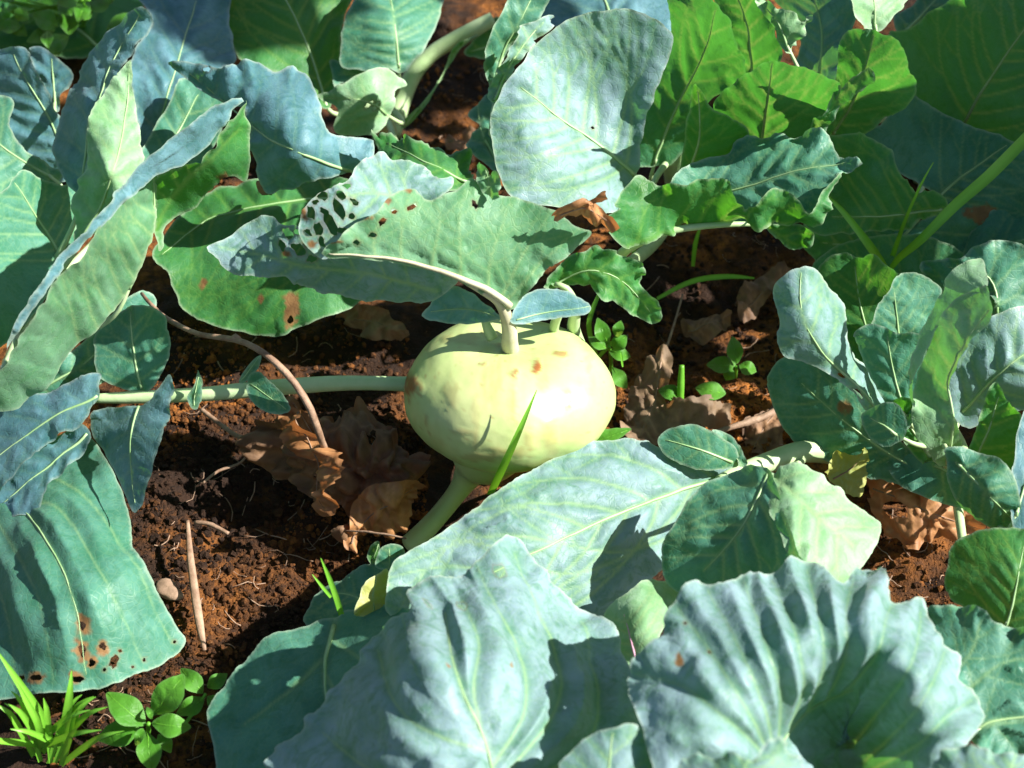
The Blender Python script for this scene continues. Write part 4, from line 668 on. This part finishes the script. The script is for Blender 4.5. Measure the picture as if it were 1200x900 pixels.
def weed(label, lv, base, stems=()):
    t = thing('weed', label, 'weed', wp(*base))
    for (bx, by, tx, ty, w, z0, z1) in lv:
        d = np.array([tx-bx, ty-by], float); L = np.hypot(*d); d /= L; n = np.array([-d[1], d[0]]); pr = [(.0, .05), (.12, .45), (.32, .92), (.5, 1), (.7, .78), (.87, .4)]
        pts = [np.array([bx, by])+d*L*a+n*w*b for a, b in pr]+[np.array([tx, ty])]+[np.array([bx, by])+d*L*a-n*w*b for a, b in pr[::-1]]
        ol = ' '.join(f'{p[0]:.1f},{p[1]:.1f}' for p in pts); m = np.array([bx, by])+d*L*.5
        zc = f'{bx},{by},{z0} {tx},{ty},{z1-.4} {m[0]+n[0]*w:.1f},{m[1]+n[1]*w:.1f},{(z0+z1)/2+.5} {m[0]-n[0]*w:.1f},{m[1]-n[1]*w:.1f},{(z0+z1)/2+.5} {m[0]:.1f},{m[1]:.1f},{(z0+z1)/2+.35}'
        leaf(t, ol, zc, rib=f'{bx},{by} {m[0]:.1f},{m[1]:.1f} {tx},{ty}', mat='weed', nv=5, ang=50, q=.9, ruf=.6, ser=.35, und_amp=.6, ribw=1.6, g=2.4, edge=.15, ribmat='grass')
    for s in stems: tube_px('stem', s, 'grass', t, n=7)
    return t
weed('small bright green broad-leaved weed under the tip of the holed leaf', [(170, 850, 125, 812, 18, 3.6, 5), (180, 838, 216, 790, 18, 3.8, 6), (178, 848, 224, 852, 14, 3.8, 4), (164, 854, 113, 866, 15, 3, 2.6), (172, 858, 178, 905, 15, 3.4, 2.6), (168, 855, 160, 872, 7, 3.8, 4), (178, 842, 172, 828, 5, 4, 4.8), (186, 858, 200, 882, 9, 3, 2.4), (238, 812, 212, 784, 12, 3, 3.6), (240, 818, 208, 838, 11, 2.8, 2.6), (243, 806, 266, 790, 9, 3, 3.4), (243, 815, 262, 832, 9, 3, 2.6)],
     (174, 862, 0), ['174,864,-.3,3 174,856,2,2.8 174,848,3.9,2.4', '186,872,.2,2 215,850,1.6,2 241,813,3.2,1.8'])
weed('small green two-leaved weed standing in front of the bulb', [(650, 526, 660, 488, 9, 8.4, 10.6), (648, 526, 672, 524, 6, 8.2, 8.4), (660, 530, 740, 502, 12, 6.4, 8.4), (650, 530, 590, 552, 10, 6.8, 7.6)], (655, 540, 0), ['655,548,0,3 655,538,4,3 652,526,8.3,2.6'])
weed('low dark green weed on shaded soil right of the bulb', [(850, 462, 816, 456, 11, 1.4, 1.8), (800, 462, 770, 456, 9, 1.6, 2), (862, 428, 828, 428, 10, 1.6, 2), (864, 426, 858, 394, 10, 2, 3), (866, 428, 886, 436, 9, 1.8, 1.8), (858, 432, 850, 446, 8, 1.6, 1.4)], (862, 440, 0), ['862,442,-.2,2 863,430,1.8,2'])
weed('dark green weed behind the right side of the bulb', [(712, 405, 700, 372, 9, 4, 6), (716, 410, 735, 392, 9, 4, 5), (714, 412, 740, 418, 8, 3.6, 3.6), (718, 430, 736, 456, 8, 2.4, 2), (712, 408, 690, 396, 8, 4, 4.6), (722, 396, 728, 374, 7, 4.6, 5.8)], (716, 430, 0), ['716,434,-.2,2.4 716,420,2,2.4 714,406,4,2'])
wl_ = []
for k in range(32):
    x, y = rr.uniform(-10, 140), rr.uniform(-12, 56); a = rr.uniform(0, 6.28); L = rr.uniform(22, 46); z = rr.uniform(3, 9); wl_.append((x, y, x+math.cos(a)*L, y+math.sin(a)*L*.7, L*rr.uniform(.2, .36), z, z+rr.uniform(-.5, 1.4)))
weed('clump of yellow-green weeds behind the left cabbage', wl_, (60, 45, 0), [f'{60+rr.uniform(-50,50)},50,0,2 {60+rr.uniform(-55,55)},20,5,1.8 {60+rr.uniform(-60,60)},0,8,1.2' for k in range(7)])
grass('dark grass blades over the soil behind the bulb', ['700,420,.5,2.4 690,380,4,3 704,340,6,2', '770,350,1,2 810,330,2.4,3 850,324,3.2,3 884,326,3.4,1', '745,330,1,2 742,300,3,2.4 748,280,4,1', '812,312,1,2 815,285,3.4,2.6 822,262,5,1', '700,420,1,2.2 722,400,3.6,2.6 730,430,4,1'], (760, 345, 0))

# ------------------------------------------------------------------ leafy plants added out of view at the right to cast shade
CLEAR = [wp(*q) for q in ((430, 112, 14), (415, 130, 13), (930, 30, 22), (1010, 0, 22), (460, 20, 14), (600, 60, 22), (620, 120, 21), (690, 60, 24), (140, 140, 19))]
def shade_plant(label, base, height, n, seed, size):
    R = random.Random(seed); t = thing('added_shade_plant', label, 'plant', (base[0], base[1], 0)); b0 = np.array([base[0], base[1], 0.0])  # unseen plant added only for the shadow it throws
    tube('stem', [b0-[0, 0, .01], b0+[.01, 0, height*.4], b0+[-.005, .012, height*.75], b0+[0, 0, height]], [.011, .010, .008, .004], 'stalk', t, n=9)
    for k in range(n):
        h = height*(0.22+0.78*(k+.5)/n); a = k*2.4+R.uniform(-.3, .3); L = size*R.uniform(.75, 1.2)*(1.1-.45*h/height); w = L*.36; up = R.uniform(.1, .75); pet = L*.35
        mid = b0+np.array([math.cos(a)*L*.8, math.sin(a)*L*.8, h+up*L*.5])
        if any(np.linalg.norm(np.cross(mid-p, np.array(to_sun))) < L*.62 for p in CLEAR): continue       # leaves dropped so sun reaches chosen spots
        d = np.array([math.cos(a), math.sin(a), 0]); s = np.array([-math.sin(a), math.cos(a), 0]); p0 = b0+[0, 0, h]; V = []; nu, nv_ = 14, 8
        tube('leaf_stalk', [p0, p0+d*pet*.5+[0, 0, up*pet*.5], p0+d*pet+[0, 0, up*pet*.9]], [.004, .003, .0022], 'stalk', t, n=6)
        q0 = p0+d*pet+np.array([0, 0, up*pet*.9])
        for i in range(nu+1):
            u = i/nu; ww = w*math.sin(math.pi*min(1, u**.75*.97+.03))**.75*(1+.08*math.sin(9*u+k))
            for j in range(nv_+1):
                v = 2*j/nv_-1; V.append(q0+d*L*u*(1-.12*u)+s*ww*v+np.array([0, 0, up*L*u-.55*L*u*u+.18*ww*abs(v)**1.5+.006*math.sin(7*u+3*v+k)]))
        F = [[i*(nv_+1)+j, i*(nv_+1)+j+1, (i+1)*(nv_+1)+j+1, (i+1)*(nv_+1)+j] for i in range(nu) for j in range(nv_)]
        A = np.zeros((len(V), 3)); A[nv_//2::nv_+1, 0] = .8
        mesh_obj('leaf', V, F, 'green', t, A)
shade_plant('tall leafy green plant added out of view to shade the far right cabbage', (.60, .15), .50, 24, 5, .17)
shade_plant('taller thin leafy plant added out of view to shade the farther leaves', (.72, .32), 1.2, 56, 9, .18)

# ------------------------------------------------------------------ fine litter: root hairs, straw bits and leaf flakes
V, F = [], []; o = 0; LR = random.Random(11)
for x0, y0, x1, y1, n in ((160, 540, 420, 760, 60), (190, 390, 470, 520, 20), (730, 270, 930, 530, 30), (480, 40, 570, 180, 20), (80, 780, 250, 900, 30), (1000, 600, 1110, 700, 20)):
    for k in range(n):
        x, y = LR.uniform(x0, x1), LR.uniform(y0, y1); w = world([[x, y]], [0])[0]; a = LR.uniform(0, 6.28); L = LR.uniform(.004, .024); cv = LR.uniform(-1.2, 1.2); pts = []
        for i in range(5):
            q = w+np.array([math.cos(a+cv*i/4), math.sin(a+cv*i/4), 0])*L*(i/4-.5); q[2] = soil_h(q[None, :2])[0]+.0016+.002*LR.random(); pts.append(q)
        v, f = tube_geo(pts, [LR.uniform(.0002, .0005)]*5, n=4, step=L/5); V.append(v); F += [[i+o for i in t_] for t_ in f]; o += len(v)
li = mesh_obj('plant_litter', np.vstack(V), F, 'twig'); li['kind'] = 'stuff'; li['label'] = 'scattered straw bits and fine roots on the soil'; li['category'] = 'litter'

# ------------------------------------------------------------------ more of the row beyond the top edge
def copy_tree(o, parent=None):
    c = o.copy(); COL.objects.link(c); c.parent = parent
    for ch in o.children: copy_tree(ch, c)
    return c
for src, x, y, rz, lab in ((ca, -.30, 1.02, 0.4, 'cabbage in the next row behind the left cabbage, outside the picture'), (cc, .12, 1.06, 0.3, 'cabbage in the next row behind the round-leaved cabbage, outside the picture'), (cdp, .55, 1.0, 0.7, 'cabbage in the next row behind the far right cabbage, outside the picture'), (cc, -.75, .55, 1.3, 'cabbage growing beyond the weeds at the left, outside the picture')):
    c = copy_tree(src); c.location = (x, y, 0); c.rotation_euler = (0, 0, rz); c['label'] = lab; c['group'] = 'cabbages growing beyond the picture'
